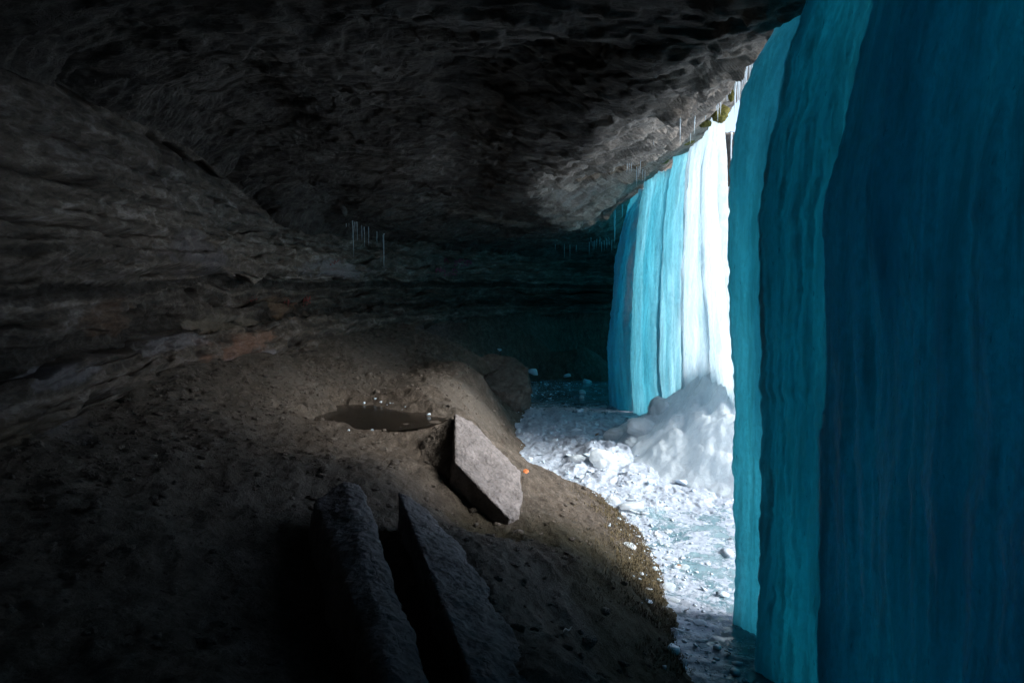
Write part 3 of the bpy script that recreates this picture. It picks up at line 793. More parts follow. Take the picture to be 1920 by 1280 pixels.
# ------------------------------------------------------------------ falls of ice
def ice_slab(name, keys, thick, mat, parent, nf=120, nz=160, seed=0, flute=(0.05, 0.03, 0.012), back_amp=1.0, z_extra=(0.15, 0.15), ragged=0.0, tprof=None, rr=.42):
    """keys: list of (z, (xl, yl), (xr, yr)) from bottom to top: the cave-side face from its left to its right edge"""
    keys = sorted(keys, key=lambda k: k[0])
    zs = np.array([k[0] for k in keys])
    L = np.array([k[1] for k in keys]); R = np.array([k[2] for k in keys])
    zz = np.linspace(zs[0] - z_extra[0], zs[-1] + z_extra[1], nz)
    ti = np.interp(zz, zs, np.arange(len(zs)))
    Lz = catmull(L, ti); Rz = catmull(R, ti)
    nb = nf
    th0 = thick
    s = np.concatenate([np.linspace(0, 1, nf), np.linspace(1, 0, nb)])
    side = np.concatenate([np.zeros(nf), np.ones(nb)])
    Lz = Lz + (Rz - Lz) / (np.linalg.norm(Rz - Lz, axis=1)[:, None] + 1e-9) * (.05 * fbm(zz * 7.5, seed + 2.0, 1.0, 4) + .07 * fbm(zz * .9, seed + 5.0, 1.0, 2))[:, None]
    base = Lz[:, None] * (1 - s)[None, :, None] + Rz[:, None] * s[None, :, None]
    along = Rz - Lz; ln = np.linalg.norm(along, axis=1)[:, None]
    along = along / ln
    outw = np.stack([-along[:, 1], along[:, 0]], axis=1)         # away from the cave
    flip = np.where(outw[:, 0] < 0, -1.0, 1.0)[:, None]
    outw = outw * flip
    arc = s[None, :] * ln
    th = np.full((nz, len(s)), float(th0))
    if tprof is not None:
        th = th * np.interp(s, [p[0] for p in tprof], [p[1] for p in tprof])[None, :]
    th = th * (1 + .12 * fbm(arc * 1.1 + seed, zz[:, None] * .35, 4.4, 3))
    rnd = np.minimum(1, np.sqrt(np.clip(np.minimum(s, 1 - s)[None, :] * ln / (rr * th), 0, 1)))  # rounded ends
    Z = np.repeat(zz[:, None], len(s), 1)
    sx = arc + seed * 13.7
    warp = sx + .10 * fbm(sx * .6, Z * .35, seed + .5, 3)
    bill = lambda a, b, c, o=1: sum(np.abs(perlin(a * 2 ** q, b * 1.6 ** q, c + q)) * .5 ** q for q in range(o)) * 1.3
    f1 = bill(warp * 1.5, Z * .10, seed + 1.1, 2)                # fused ribs: round backs, sharp creases
    f2 = bill(warp * 5.0 + .3 * fbm(warp, Z * 1.5, seed + .2, 2), Z * .45, seed + 2.2, 2)
    f3 = fbm(warp * 16, Z * 2.6, seed + 3.3, 3)
    knob = bill(warp * 9.0, Z * 5.0, seed + 4.4, 2)
    lumps = fbm(warp * 1.3, Z * .45, seed + 6.6, 3)
    d = flute[0] * 1.5 * f1 + flute[1] * 1.6 * f2 + flute[2] * f3 + .008 * knob * knob + .07 * lumps
    b1 = bill(warp * 1.1 + 50, Z * .08, seed + 8.8, 2); b2 = bill(warp * 3.7 + 9, Z * .20, seed + 9.9, 2); b3 = fbm(warp * 1.0 + 9, Z * .25, seed + 7.7, 3)
    off = np.where(side[None, :] == 0,
                   th * .5 * (1 - rnd) - d * (.30 + .70 * rnd),
                   th * (.5 + .5 * rnd) + back_amp * rnd * th * (.42 * (b1 - .35) + .30 * (b2 - .35) + .30 * b3))
    # end faces get their scallops sideways
    pos = base + outw[:, None] * off[..., None]
    endw = np.where(s < .5, -1.0, 1.0)[None, :] * np.clip(1 - rnd, 0, 1)
    scal = .045 * fbm(Z * 7.5, seed + 1.0, s[None, :] * 3, 3) + .05 * fbm(Z * 1.7, seed + 4.0, s[None, :], 2)
    pos = pos + along[:, None] * (endw * scal * 1.4)[..., None]
    v = np.concatenate([pos, Z[..., None]], axis=2)
    if ragged > 0:
        topw = sstep(.9, 1.0, (Z - zz[0]) / (zz[-1] - zz[0]))
        v[..., 2] += topw * ragged * fbm(warp * 6, seed + 3.0, side[None, :] * 3., 3)
    nr, nc = v.shape[:2]
    verts = v.reshape(-1, 3)
    faces = grid_faces(nr, nc, wrap=True)
    # caps: strip quads between front i and mirrored back i
    caps = []
    for r, fl in ((0, False), (nr - 1, True)):
        for i in range(nf - 1):
            q = [r * nc + i, r * nc + i + 1, r * nc + nc - 2 - i, r * nc + nc - 1 - i]
            caps.append(q[::-1] if fl else q)
    faces = np.concatenate([faces, np.array(caps)])
    me = mesh_from(name, verts, faces, mat)
    bm = bmesh.new(); bm.from_mesh(me)
    bmesh.ops.remove_doubles(bm, verts=bm.verts, dist=0.0005)
    bmesh.ops.recalc_face_normals(bm, faces=bm.faces)
    vol_ = bm.calc_volume(signed=True)
    if vol_ < 0:
        bmesh.ops.reverse_faces(bm, faces=bm.faces)
    bm.to_mesh(me); bm.free()
    me.polygons.foreach_set('use_smooth', np.ones(len(me.polygons), bool))
    return link(name, me, parent)

near = tag(empty('frozen_waterfall', (2.5, 4.5, 0)), 'tall dark blue ice curtain filling the right side, closest to the camera', 'frozen waterfall')
far = tag(empty('frozen_waterfall', (3.3, 15.0, 0)), 'bright cyan and white ice curtain hanging from the lip beyond the gap', 'frozen waterfall')
def chl(o, parent):
    o.location = -np.array(parent.location)
    return o
Zr = lambda z: z + EYE
# near curtain: three fused sheets, left edges traced from the photo, right edges tucked behind the next sheet
chl(ice_slab('ice_sheet', [
    (Zr(-3.5), (2.185, 6.45), (2.62, 5.55)), (Zr(-2.4), (2.155, 6.42), (2.55, 5.55)), (Zr(-.86), (2.085, 6.4), (2.46, 5.55)), (Zr(.14), (2.015, 6.4), (2.42, 5.55)),
    (Zr(1.12), (2.005, 6.4), (2.45, 5.55)), (Zr(1.59), (2.08, 6.4), (2.52, 5.55)), (Zr(1.93), (2.20, 6.4), (2.6, 5.55)), (Zr(2.40), (2.46, 6.4), (2.75, 5.6))],
    .20, M_ICE, near, 90, 200, seed=1, flute=(.03, .02, .008), z_extra=(.25, .05), ragged=.12, rr=.22), near)
chl(ice_slab('ice_sheet', [
    (Zr(-3.5), (2.040, 5.72), (2.50, 4.82)), (Zr(-2.15), (2.020, 5.7), (2.48, 4.82)), (Zr(-.77), (1.970, 5.7), (2.42, 4.82)), (Zr(.21), (1.940, 5.7), (2.42, 4.82)),
    (Zr(1.0), (1.980, 5.7), (2.45, 4.82)), (Zr(1.54), (2.075, 5.7), (2.52, 4.82)), (Zr(2.3), (2.290, 5.7), (2.66, 4.82)), (Zr(2.6), (2.410, 5.7), (2.7, 4.82))],
    0.74, M_ICE, near, 160, 260, seed=2, flute=(.05, .03, .010), tprof=[(0, 1.2), (.35, 1.0), (.6, .6), (1, .42)], rr=.22), near)
chl(ice_slab('ice_sheet', [
    (Zr(-3.5), (2.370, 4.9), (2.62, -5.5)), (Zr(-2.9), (2.350, 4.9), (2.6, -5.5)), (Zr(-.66), (2.270, 4.9), (2.5, -5.5)), (Zr(.48), (2.240, 4.9), (2.5, -5.5)),
    (Zr(1.14), (2.320, 4.9), (2.55, -5.5)), (Zr(1.94), (2.440, 4.9), (2.65, -5.5)), (Zr(2.6), (2.520, 4.9), (2.75, -5.5))],
    .68, M_ICE, near, 520, 240, seed=3, flute=(.07, .035, .012), rr=.2), near)
# far curtain
FARK = [
    # base L, base R, mid L, mid R, top L, top R, ztop L.., thickness
    dict(k=[(-3.35, (2.50, 18.3), (3.12, 17.0)), (-1.6, (2.44, 18.3), (3.05, 17.0)), (.4, (2.62, 18.3), (3.18, 17.0)), (1.2, (2.74, 18.2), (3.24, 17.0)), (1.75, (2.88, 18.0), (3.3, 17.0)), (2.15, (3.08, 17.7), (3.4, 17.0))], t=.85),
    dict(k=[(-3.35, (3.10, 17.1), (3.52, 15.6)), (-1.6, (3.04, 17.1), (3.42, 15.6)), (.4, (3.10, 17.1), (3.46, 15.6)), (1.9, (3.22, 17.1), (3.56, 15.6)), (2.35, (3.28, 17.0), (3.6, 15.6))], t=.13),
    dict(k=[(-3.35, (3.50, 15.75), (3.75, 14.3)), (-1.6, (3.42, 15.75), (3.68, 14.3)), (.4, (3.46, 15.75), (3.66, 14.3)), (2.2, (3.58, 15.7), (3.72, 14.3)), (2.7, (3.64, 15.6), (3.8, 14.3))], t=.04),
    dict(k=[(-3.0, (3.66, 14.4), (3.85, 13.0)), (-1.6, (3.64, 14.4), (3.80, 13.0)), (.4, (3.62, 14.4), (3.72, 13.0)), (2.3, (3.66, 14.4), (3.7, 13.0)), (2.85, (3.74, 14.3), (3.78, 13.0))], t=.12),
    dict(k=[(-2.6, (3.85, 13.15), (4.02, 11.9)), (-1.2, (3.80, 13.1), (3.92, 11.8)), (.4, (3.74, 13.1), (3.68, 11.8)), (2.0, (3.68, 13.1), (3.58, 11.8)), (2.85, (3.72, 13.0), (3.56, 11.9))], t=.06),
]
chl(ice_slab('ice_column', [(Zr(-3.4), (4.9, 27.7), (2.95, 18.3)), (Zr(-1), (4.9, 27.7), (2.95, 18.3)), (Zr(1.2), (4.95, 27.7), (3.05, 18.3)), (Zr(2.7), (5.0, 27.7), (3.2, 18.3))], .4, M_ICE_FAR, far, 120, 80, seed=20), far)  # sheet out of view behind the first column, added to block light
for i, c in enumerate(FARK):
    chl(ice_slab('ice_column', [(Zr(k[0]), k[1], k[2]) for k in c['k']], c['t'], M_ICE_FAR if i < 3 else M_ICE_PALE, far, 110, 220, seed=10 + i, flute=(.06, .035, .012), ragged=.2), far)
# ------------------------------------------------------------------ gorge outside: snow floor and the far bank
gx = 4.2 + 300 * np.linspace(0, 1, 160) ** 2; gy = np.linspace(-120, 320, 260)
GX, GY = np.meshgrid(gx, gy)
GZ = -0.45 - .05 * np.clip(GX - 4.2, 0, 10) + 14 * sstep(40, 95, GX - .35 * GY + 4 * fbm(GX * .05, GY * .05, 1.0, 3)) + 12 * sstep(60, 150, GY) + .35 * fbm(GX * .2, GY * .2, 2.0, 4)
me = mesh_from('snow_ground', np.stack([GX, GY, GZ], 2).reshape(-1, 3), grid_faces(len(gy), len(gx)), M_SNOW)
tag(link('snow_ground', me), kind='structure')

# ------------------------------------------------------------------ boulders and slabs
def hull_rock(name, pts, mat, label, cat='rock', group=None, amp=.05, fr=3.0, seed=0, vox=.02):
    pts = np.array(pts); c = pts.mean(0); c[2] = pts[:, 2].min()
    bm = bmesh.new()
    for p in pts - c: bm.verts.new(p)
    r = bmesh.ops.convex_hull(bm, input=bm.verts)
    bmesh.ops.delete(bm, geom=[g for g in r['geom_interior'] if isinstance(g, bmesh.types.BMVert)], context='VERTS')
    me = bpy.data.meshes.new(name); bm.to_mesh(me); bm.free()
    o = link(name, me, loc=c)
    md = o.modifiers.new('remesh', 'REMESH'); md.mode = 'VOXEL'; md.voxel_size = vox
    dg = bpy.context.evaluated_depsgraph_get()
    me2 = bpy.data.meshes.new_from_object(o.evaluated_get(dg), depsgraph=dg)
    o.modifiers.clear(); o.data = me2; bpy.data.meshes.remove(me); me2.name = name
    nv = len(me2.vertices)
    v = np.empty(nv * 3, np.float32); me2.vertices.foreach_get('co', v); v = v.reshape(-1, 3)
    n = np.empty(nv * 3, np.float32); me2.vertex_normals.foreach_get('vector', n); n = n.reshape(-1, 3)
    w = v + c
    d = amp * fbm(w[:, 0] * fr + seed, w[:, 1] * fr, w[:, 2] * fr, 4) + .35 * amp * ridged(w[:, 0] * fr * 3.3, w[:, 1] * fr * 3.3 + seed, w[:, 2] * fr * 3.3, 3) + .12 * amp * fbm(w[:, 0] * fr * 12, w[:, 1] * fr * 12, w[:, 2] * fr * 12, 2)
    v = v + n * d[:, None]
    me2.vertices.foreach_set('co', np.ascontiguousarray(v, np.float32).ravel())
    me2.update()
    me2.polygons.foreach_set('use_smooth', np.ones(len(me2.polygons), bool))
    me2.materials.append(mat)
    return tag(o, label, cat, group)

DOWN = np.array([0, 0, -.35])
D6 = np.array([0, 0, -.65]); D6R = np.array([.28, .05, -.5])
def on_plane(px, py, a, b, c):
    n_ = np.cross(b - a, c - a); o_ = np.array([0, 0, EYE]); d_ = P(px, py, 1.0) - o_
    return o_ + d_ * (n_ @ (a - o_)) / (n_ @ d_)
b_a, b_c, b_e = P(854, 776, 9.2), P(974, 884, 8.5), P(853, 866, 7.95)
face = [b_a, b_c, b_e] + [on_plane(px, py, b_a, b_c, b_e) for px, py in ((884, 788), (979, 930), (972, 962), (955, 972), (905, 905))]
hull_rock('boulder', face + [P(846, 905, 8.25), P(866, 975, 8.0), P(945, 988, 7.75), P(846, 860, 8.6)] + [p + np.array([-.12, .15, -.5]) for p in face],
          M_SLAB, 'tilted pale grey rock slab lit from the right beside the ice edge', 'boulder', amp=.032, fr=4.0, seed=2, vox=.013)
hull_rock('rock_block', [P(849, 777, 9.35), P(836, 790, 9.3), P(796, 826, 9.1), P(848, 872, 8.25), P(782, 905, 8.3), P(842, 955, 8.05), P(775, 860, 9.0), P(845, 820, 10.0) + DOWN * 2, P(780, 900, 9.5) + DOWN * 2, P(800, 950, 8.2) + DOWN],
          M_STONE, 'dark brown rock block leaning against the left side of the pale slab', 'rock', amp=.06, fr=2.6, seed=31, vox=.016)
sl_l = [P(747, 922, 5.86), P(792, 1005, 4.93), P(850, 1135, 3.81), P(892, 1285, 2.98), P(935, 1400, 2.5)]
sl_r = [P(768, 930, 6.0), P(850, 1010, 5.3), P(905, 1095, 4.5), P(965, 1200, 3.75), P(1003, 1290, 3.2), P(1045, 1400, 2.75)]
hull_rock('rock_slab', sl_l + sl_r + [p + D6 for p in sl_l] + [p + D6R for p in sl_r],
          M_SLAB, 'long narrow rock slab in the foreground, pointing at the boulder', 'rock slab', amp=.05, fr=3.2, seed=5, vox=.014)
sl_l = [P(594, 944, 5.3), P(650, 1060, 4.2), P(690, 1150, 3.58), P(735, 1285, 2.8), P(765, 1400, 2.4)]
sl_r = [P(645, 900, 5.75), P(672, 908, 5.75), P(704, 1000, 4.85), P(738, 1110, 3.98), P(750, 1160, 3.7), P(800, 1290, 2.9), P(822, 1400, 2.5)]
hull_rock('rock_slab', sl_l + sl_r + [p + D6 + np.array([-.15, 0, -.1]) for p in sl_l] + [p + D6 for p in sl_r],
          M_SLAB, 'broad rough rock slab in the dark foreground, left of the narrow one', 'rock slab', amp=.05, fr=3.0, seed=8, vox=.014)
hull_rock('boulder', [P(835, 705, 18.4), P(880, 676, 19.0), P(925, 664, 19.2), P(965, 670, 19.0), P(990, 690, 18.6), P(900, 705, 18.2), P(850, 715, 18.0) + DOWN, P(1000, 715, 18.6) + DOWN, P(930, 665, 20.4) + DOWN, P(850, 690, 20.0) + DOWN * 2],
          M_STONE, 'low grey boulder at the back of the cave, upper of two', 'boulder', amp=.10, fr=2.2, seed=11, vox=.03)
hull_rock('boulder', [P(893, 712, 17.4), P(930, 692, 17.8), P(955, 688, 17.8), P(988, 704, 17.4), P(995, 730, 17.0), P(958, 738, 16.7), P(920, 728, 16.8), P(960, 748, 16.7) + DOWN, P(895, 720, 17.2) + DOWN, P(995, 740, 17.2) + DOWN, P(950, 692, 19) + DOWN * 2],
          M_STONE, 'flat topped grey boulder at the back of the cave, lower of two near the pool', 'boulder', amp=.08, fr=2.2, seed=14, vox=.03)
# rock spur of the outer cliff, seen through the gap
hull_rock('cliff_spur', [W(6.6, 27.5, 3.0), W(6.8, 27.0, 5.5), W(9.6, 25.6, 5.6), W(9.9, 25.4, 3.6), W(9.4, 25.2, 2.9), W(8.3, 25.2, 2.8), W(7.6, 25.6, 3.2), W(8.0, 25.0, 5.2), W(9.5, 24.9, 5.2), W(8.6, 28.5, 5.4), W(9.8, 28.0, 3.4), W(8.4, 28.5, 3.0)],
          M_STONE, 'brown rock ledge with icicles outside in the bright gap', 'rock ledge', amp=.18, fr=1.4, seed=21, vox=.06)

# ------------------------------------------------------------------ puddle on the path
pa = np.linspace(0, 2 * math.pi, 120, endpoint=False); pr = np.linspace(0, 1.2, 12)
pc = PZ(700, 776, EYE - 2.03)
pvv = [(pc[0] + r * 1.05 * math.cos(a), pc[1] + r * .95 * math.sin(a), PUD_Z) for r in pr for a in pa]
tag(link('puddle', mesh_from('puddle', pvv, grid_faces(len(pr), len(pa), wrap=True), M_PUDDLE)), kind='structure')

# ------------------------------------------------------------------ icicles
def icicle_mesh(seed):
    r_ = np.random.RandomState(seed)
    n, m = 10, 22
    t = np.linspace(0, 1, m)
    rad = (1 - t) ** .75 * (1 + .16 * np.sin(t * 34 + seed) * (1 - t)) + .02
    rad[0] *= 1.35
    bx = np.cumsum(r_.normal(0, .012, m)); by = np.cumsum(r_.normal(0, .012, m))
    v = [(rad[i] * math.cos(a) + bx[i] * 8, rad[i] * math.sin(a) + by[i] * 8, -t[i]) for i in range(m) for a in np.linspace(0, 2 * math.pi, n, endpoint=False)]
    return mesh_from('icicle', v, grid_faces(m, n, wrap=True), M_ICICLE)
ICM = [icicle_mesh(i) for i in range(5)]
ici_n = [0]
def icicle(px, y0, y1, wpx, label, group, Y=None):
    loc = None
    if Y is None:
        loc, _ = hit(px, y0)
    if loc is None:
        loc = P(px, y0, Y or 9.5)
        up_, _, _, _ = BV_SHELL.ray_cast(Vector((loc[0], loc[1], loc[2] - 1.2)), Vector((0, 0, 1)))
        if up_ is not None and up_[2] < loc[2] + .8:
            y0 -= (up_[2] - loc[2]) / loc[1] * FPX
            loc = np.array(up_)
            y1 = max(y1, y0 + 10)
    Yd = loc[1]
    o = link('icicle', ICM[ici_n[0] % 5], loc=(loc[0], loc[1], loc[2] + .03))
    L = (y1 - y0) / FPX * Yd * 1.02 + .03; r = wpx * .36 / FPX * Yd
    o.scale = (r, r, L); o.rotation_euler[2] = ici_n[0] * 1.3
    ici_n[0] += 1
    return tag(o, label, 'icicle', group)
GA = 'icicles hanging over the back wall shelf'
icicle(660.6, 414, 481, 3.2, 'longest clear icicle at the left of the row above the back wall shelf', GA)
icicle(719, 440, 500, 4.2, 'thick clear icicle hanging alone at the right of the back wall shelf row', GA)
for px, a, b in [(648.6, 419, 426), (654, 419, 426), (665, 416, 435), (668.7, 417, 451), (678, 421, 452), (682.5, 425, 462), (691, 425, 461), (706.5, 435, 458)]:
    icicle(px, a, b, 2.6, 'short thin icicle in the row above the back wall shelf', GA)
GB = 'small blue icicles under the far ceiling edge'
for px, a, b in [(1058, 458, 484), (1068.7, 459, 485), (1041, 459, 469), (1080.6, 461, 472), (1105, 454, 478)]:
    icicle(px, a, b, 1.6, 'thin blue icicle against the dark far wall, left of the ice curtain', GB)
for i, px in enumerate([1108, 1112, 1115, 1119, 1125, 1128, 1133, 1137, 1140, 1143, 1147]):
    icicle(px, 445 + (i * 7) % 9, 460 + (i * 11) % 14, 1.8, 'tiny blue icicle in the dense fringe beside the far ice curtain', GB)
icicle(1152.5, 393, 455, 6, 'stout blue icicle just left of the cyan ice curtain', None, Y=19.3)
icicle(1167, 384, 408, 4, 'short blue icicle at the top left corner of the cyan ice curtain', None, Y=18.8)
GC = 'icicles under the dark ceiling hollow'
for px, a, b in [(1176, 306, 325), (1180, 306, 322), (1184, 305, 322), (1194, 313, 349), (1198, 315, 332), (1201, 300, 324), (1205, 319, 340), (1209.6, 323, 342)]:
    icicle(px, a, b, 2.0, 'thin grey icicle in the dark ceiling hollow above the ice curtain', GC)
GD = 'icicles along the lip above the white ice'
icicle(1275.7, 222, 269, 3.4, 'long curved icicle hanging left above the white ice', GD)
icicle(1303, 219, 250, 4.0, 'stubby white icicle hanging above the white ice, right of the curved one', GD)
for px, a, b in [(1295, 250, 270), (1323, 216, 226), (1226, 264, 272)]:
    icicle(px, a, b, 2.4, 'very short icicle under the lip above the white ice', GD)
GE = 'icicles beside the moss at the top of the gap'
icicle(1347, 168, 226, 3.2, 'longest icicle in front of the green moss tuft', GE, Y=10.6)
icicle(1380, 150, 214, 6.5, 'thick white icicle at the top of the bright gap', GE, Y=9.8)
for px, a, b in [(1344, 180, 207), (1352, 174, 214), (1359, 166, 186), (1364, 152, 190), (1371, 152, 176)]:
    icicle(px, a, b, 3.0, 'white icicle in the row beside the green moss tuft', GE, Y=10.5)
rs = np.random.RandomState(4)
for i in range(16):
    px = 1384 + i * 2.6; y0 = 151 - (px - 1384) * .95
    icicle(px, y0 - 3, y0 + rs.uniform(14, 62), rs.uniform(2.4, 4.4), 'white icicle in the fringe between lip and dark ice curtain', 'icicle fringe at the top of the gap', Y=8.9 - i * .07)
GF = 'icicles on the rock ledge outside the gap'
icicle(1372, 250, 333, 4.0, 'long icicle hanging outside in front of the brown rock ledge', GF, Y=22.5)
for px, a, b in [(1366, 352, 374), (1370, 356, 380), (1376, 352, 372), (1381, 350, 368)]:
    icicle(px, a, b, 3.0, 'short icicle under the brown rock ledge outside the gap', GF, Y=24.2)

# ------------------------------------------------------------------ loose ice
def chunk_mesh(seed, sub=2, box=True):
    r_ = np.random.RandomState(seed)
    v, f = icosphere(sub + 1)
    if box:
        p = 4.0
        v = v / (np.abs(v) ** p).sum(1, keepdims=True) ** (1 / p)
    for _ in range(5):                      # broken faces
        n = r_.normal(size=3); n /= np.linalg.norm(n); d = r_.uniform(.55, .9)
        k = v @ n - d
        v = v - np.clip(k, 0, None)[:, None] * n
    v = v * (1 + .06 * fbm(v[:, 0] * 2 + seed, v[:, 1] * 2, v[:, 2] * 2, 3))[:, None]
    return v, f
def shard_mesh(seed, mat, name, n=13):
    r_ = np.random.RandomState(seed)
    p = r_.uniform(-1, 1, (n, 3)); p /= (np.abs(p) ** 3).sum(1, keepdims=True) ** (1 / 3)
    p *= r_.uniform(.8, 1.05, (n, 1))
    bm = bmesh.new()
    for q in p: bm.verts.new(q)
    r = bmesh.ops.convex_hull(bm, input=bm.verts)
    bmesh.ops.delete(bm, geom=[g for g in r['geom_interior'] if isinstance(g, bmesh.types.BMVert)], context='VERTS')
    bmesh.ops.dissolve_limit(bm, angle_limit=.15, verts=bm.verts, edges=bm.edges)
    bmesh.ops.bevel(bm, geom=list(bm.edges), offset=.05, segments=1, affect='EDGES')
    me = bpy.data.meshes.new(name); bm.to_mesh(me); bm.free(); me.materials.append(mat)
    return me
def lump_mesh(seed):
    v, f = icosphere(4)
    v = v * (1 + .40 * fbm(v[:, 0] * 1.3 + seed, v[:, 1] * 1.3, v[:, 2] * 1.3, 3) + .07 * ridged(v[:, 0] * 4, v[:, 1] * 4 + seed, v[:, 2] * 4, 3))[:, None]
    return mesh_from('ice_lump', v, f, M_ICE_MOUND)
CHM = [shard_mesh(40 + i, M_CRUST, 'ice_chunk') for i in range(9)]
LUM = [lump_mesh(60 + i) for i in range(4)]
ch_n = [0]
def chunk(px, py, w, h, label, group=None, name='ice_chunk', d=None, tilt=.25):
    loc, _ = hit(px, py, BV_FLOOR)
    if loc is None: return
    r_ = np.random.RandomState(ch_n[0] + 900)
    o = link(name, (LUM[ch_n[0] % 4] if name == 'ice_lump' or 'ball' in label or 'round' in label else CHM[ch_n[0] % 9])); ch_n[0] += 1
    sx = w / 2 / FPX * loc[1]; sz = h / 2 / FPX * loc[1]
    o.scale = (sx, d or sx * r_.uniform(.6, 1.0), sz)
    o.rotation_euler = (r_.uniform(-tilt, tilt), r_.uniform(-tilt, tilt), r_.uniform(-.6, .6))
    o.location = (loc[0], loc[1], loc[2] + sz * (.45 if name == 'ice_chunk' else -.15))
    return tag(o, label, 'ice', group)
chunk(981, 757, 18, 8, 'pale log shaped ice piece at the far left edge of the pool')
chunk(1086, 772, 17, 11, 'square ice block standing on the far pool, left of the curtain foot')
chunk(999, 700, 26, 18, 'dark blue ice block on the bank beside the rear boulder')
chunk(1064, 706, 16, 8, 'flat blue ice block at the rear end of the pool')
chunk(1101, 717, 22, 9, 'long dark ice slab at the rear of the pool near the curtain')
chunk(1092, 737, 12, 9, 'small round ice lump on the dark rear pool, upper of two')
chunk(1091, 746, 9, 7, 'small round ice lump on the dark rear pool, lower of two')
chunk(936, 657, 10, 6, 'small blue ice piece lying on top of the rear boulder')
chunk(1150, 941, 25, 15, 'round white ice ball at the brown bank edge')
chunk(1182, 951, 46, 15, 'flat white ice plate right of the round ice ball')
chunk(1221, 907, 20, 14, 'square white ice piece on the middle of the pool')
chunk(1278, 905, 34, 12, 'clear angular ice plate below the white mound')
GL = 'rounded ice lumps at the foot of the mound'
chunk(1240, 765, 50, 44, 'large rounded grey ice lump at the foot of the far curtain', GL, 'ice_lump')
chunk(1205, 800, 60, 34, 'smooth grey ice lump below the large rounded one', GL, 'ice_lump')
chunk(1155, 812, 44, 24, 'low grey ice lump left of the mound', GL, 'ice_lump')
chunk(1187, 830, 34, 18, 'small white ice lump at the left foot of the mound', GL, 'ice_lump')
chunk(1130, 858, 50, 34, 'broad white ice lump in the middle of the broken crust', GL, 'ice_lump')
chunk(1085, 862, 36, 22, 'dim bluish ice lump left in the broken crust', GL, 'ice_lump')
GP = 'bits of ice around the puddle'
chunk(682, 756, 7, 5, 'white ice bit at the far rim of the puddle, left one', GP)
chunk(704, 748, 7, 4, 'white ice bit behind the puddle, farthest one', GP)
chunk(714, 754, 6, 4, 'white ice bit at the far rim of the puddle, middle one', GP)
chunk(804, 778, 9, 5, 'white ice bit at the right end of the puddle', GP)
for px, py, w in [(732, 756, 4), (737, 756, 3), (726, 759, 3), (760, 763, 4), (754, 768, 3), (653, 807, 7), (698, 807, 8), (672, 812, 3)]:
    chunk(px, py, w, w * .6, 'tiny ice crumb lying near the puddle', GP)
GS = 'broken ice pieces strewn over the pool'
for i in range(58):
    if i < 26:
        px, py = rs.uniform(985, 1200), rs.uniform(770, 905)
    else:
        t = rs.uniform(0, 1); px = 1130 + 150 * t + rs.uniform(-10, 90) * (1 - t * .3); py = 925 + 330 * t ** 1.2 + rs.uniform(-25, 15)
    loc, _ = hit(px, py, BV_FLOOR)
    if loc is None or loc[2] > .45: continue
    chunk(px, py, rs.uniform(7, 26), rs.uniform(1.5, 4), 'broken white ice piece on the crust between boulder and mound' if i < 26 else 'broken ice plate along the near bank edge below the ice ball', GS + (' before the mound' if i < 26 else ' by the bank'), tilt=.3)

# ------------------------------------------------------------------ scattered fine stuff (each one merged object)
def scatter(name, mat, pos, sizes, seed, label, cat, flat=(.5, 1.0), sub=1):
    r_ = np.random.RandomState(seed)
    base = [chunk_mesh(seed + k, 0, True) for k in range(4)]
    vs, fs, off = [], [], 0
    for i, (p, sz) in enumerate(zip(pos, sizes)):
        v, f = base[i % 4]
        a = r_.uniform(0, 6.28); c, s_ = math.cos(a), math.sin(a)
        q = v * np.array([sz, sz * r_.uniform(.5, 1), sz * r_.uniform(*flat)])
        ti = r_.uniform(-.5, .5); q = np.stack([q[:, 0], q[:, 1] * math.cos(ti) - q[:, 2] * math.sin(ti), q[:, 1] * math.sin(ti) + q[:, 2] * math.cos(ti)], 1)
        q = np.stack([q[:, 0] * c - q[:, 1] * s_, q[:, 0] * s_ + q[:, 1] * c, q[:, 2]], 1) + p
        vs.append(q); fs.append(f + off); off += len(v)
    o = link(name, mesh_from(name, np.concatenate(vs), np.concatenate(fs), mat, smooth=False))
    return tag(o, label, cat, kind='stuff')
pos, siz = [], []
while len(pos) < 5200:
    if rs.rand() < .55:   # scree below the wall
        t = rs.rand(); b = catmull(ST[3:9, 0], np.array([t * 5]))[0]
        x_, y_ = b[0] + abs(rs.normal(0, 1.0)) + .05, b[1] + rs.normal(0, .8)
    else:
        x_, y_ = rs.uniform(-4.5, 1.5), 3 + 17 * rs.rand() ** 1.5
    if y_ < 2.5: continue
    pos.append((x_, y_)); siz.append(min(.10, .009 + .012 * rs.exponential(1.0)))
pos = np.array(pos); siz = np.array(siz)
keep = puddle_q(pos[:, 0], pos[:, 1]) > 1.0
pos, siz = pos[keep], siz[keep]
zz_ = floor_z(pos[:, 0], pos[:, 1])
ok = zz_ > .15
scatter('gravel', M_STONE, np.column_stack([pos, zz_ + siz * .15])[ok], siz[ok], 70, 'loose brown stone chips and grit strewn over the cave floor', 'gravel', (.3, .7))
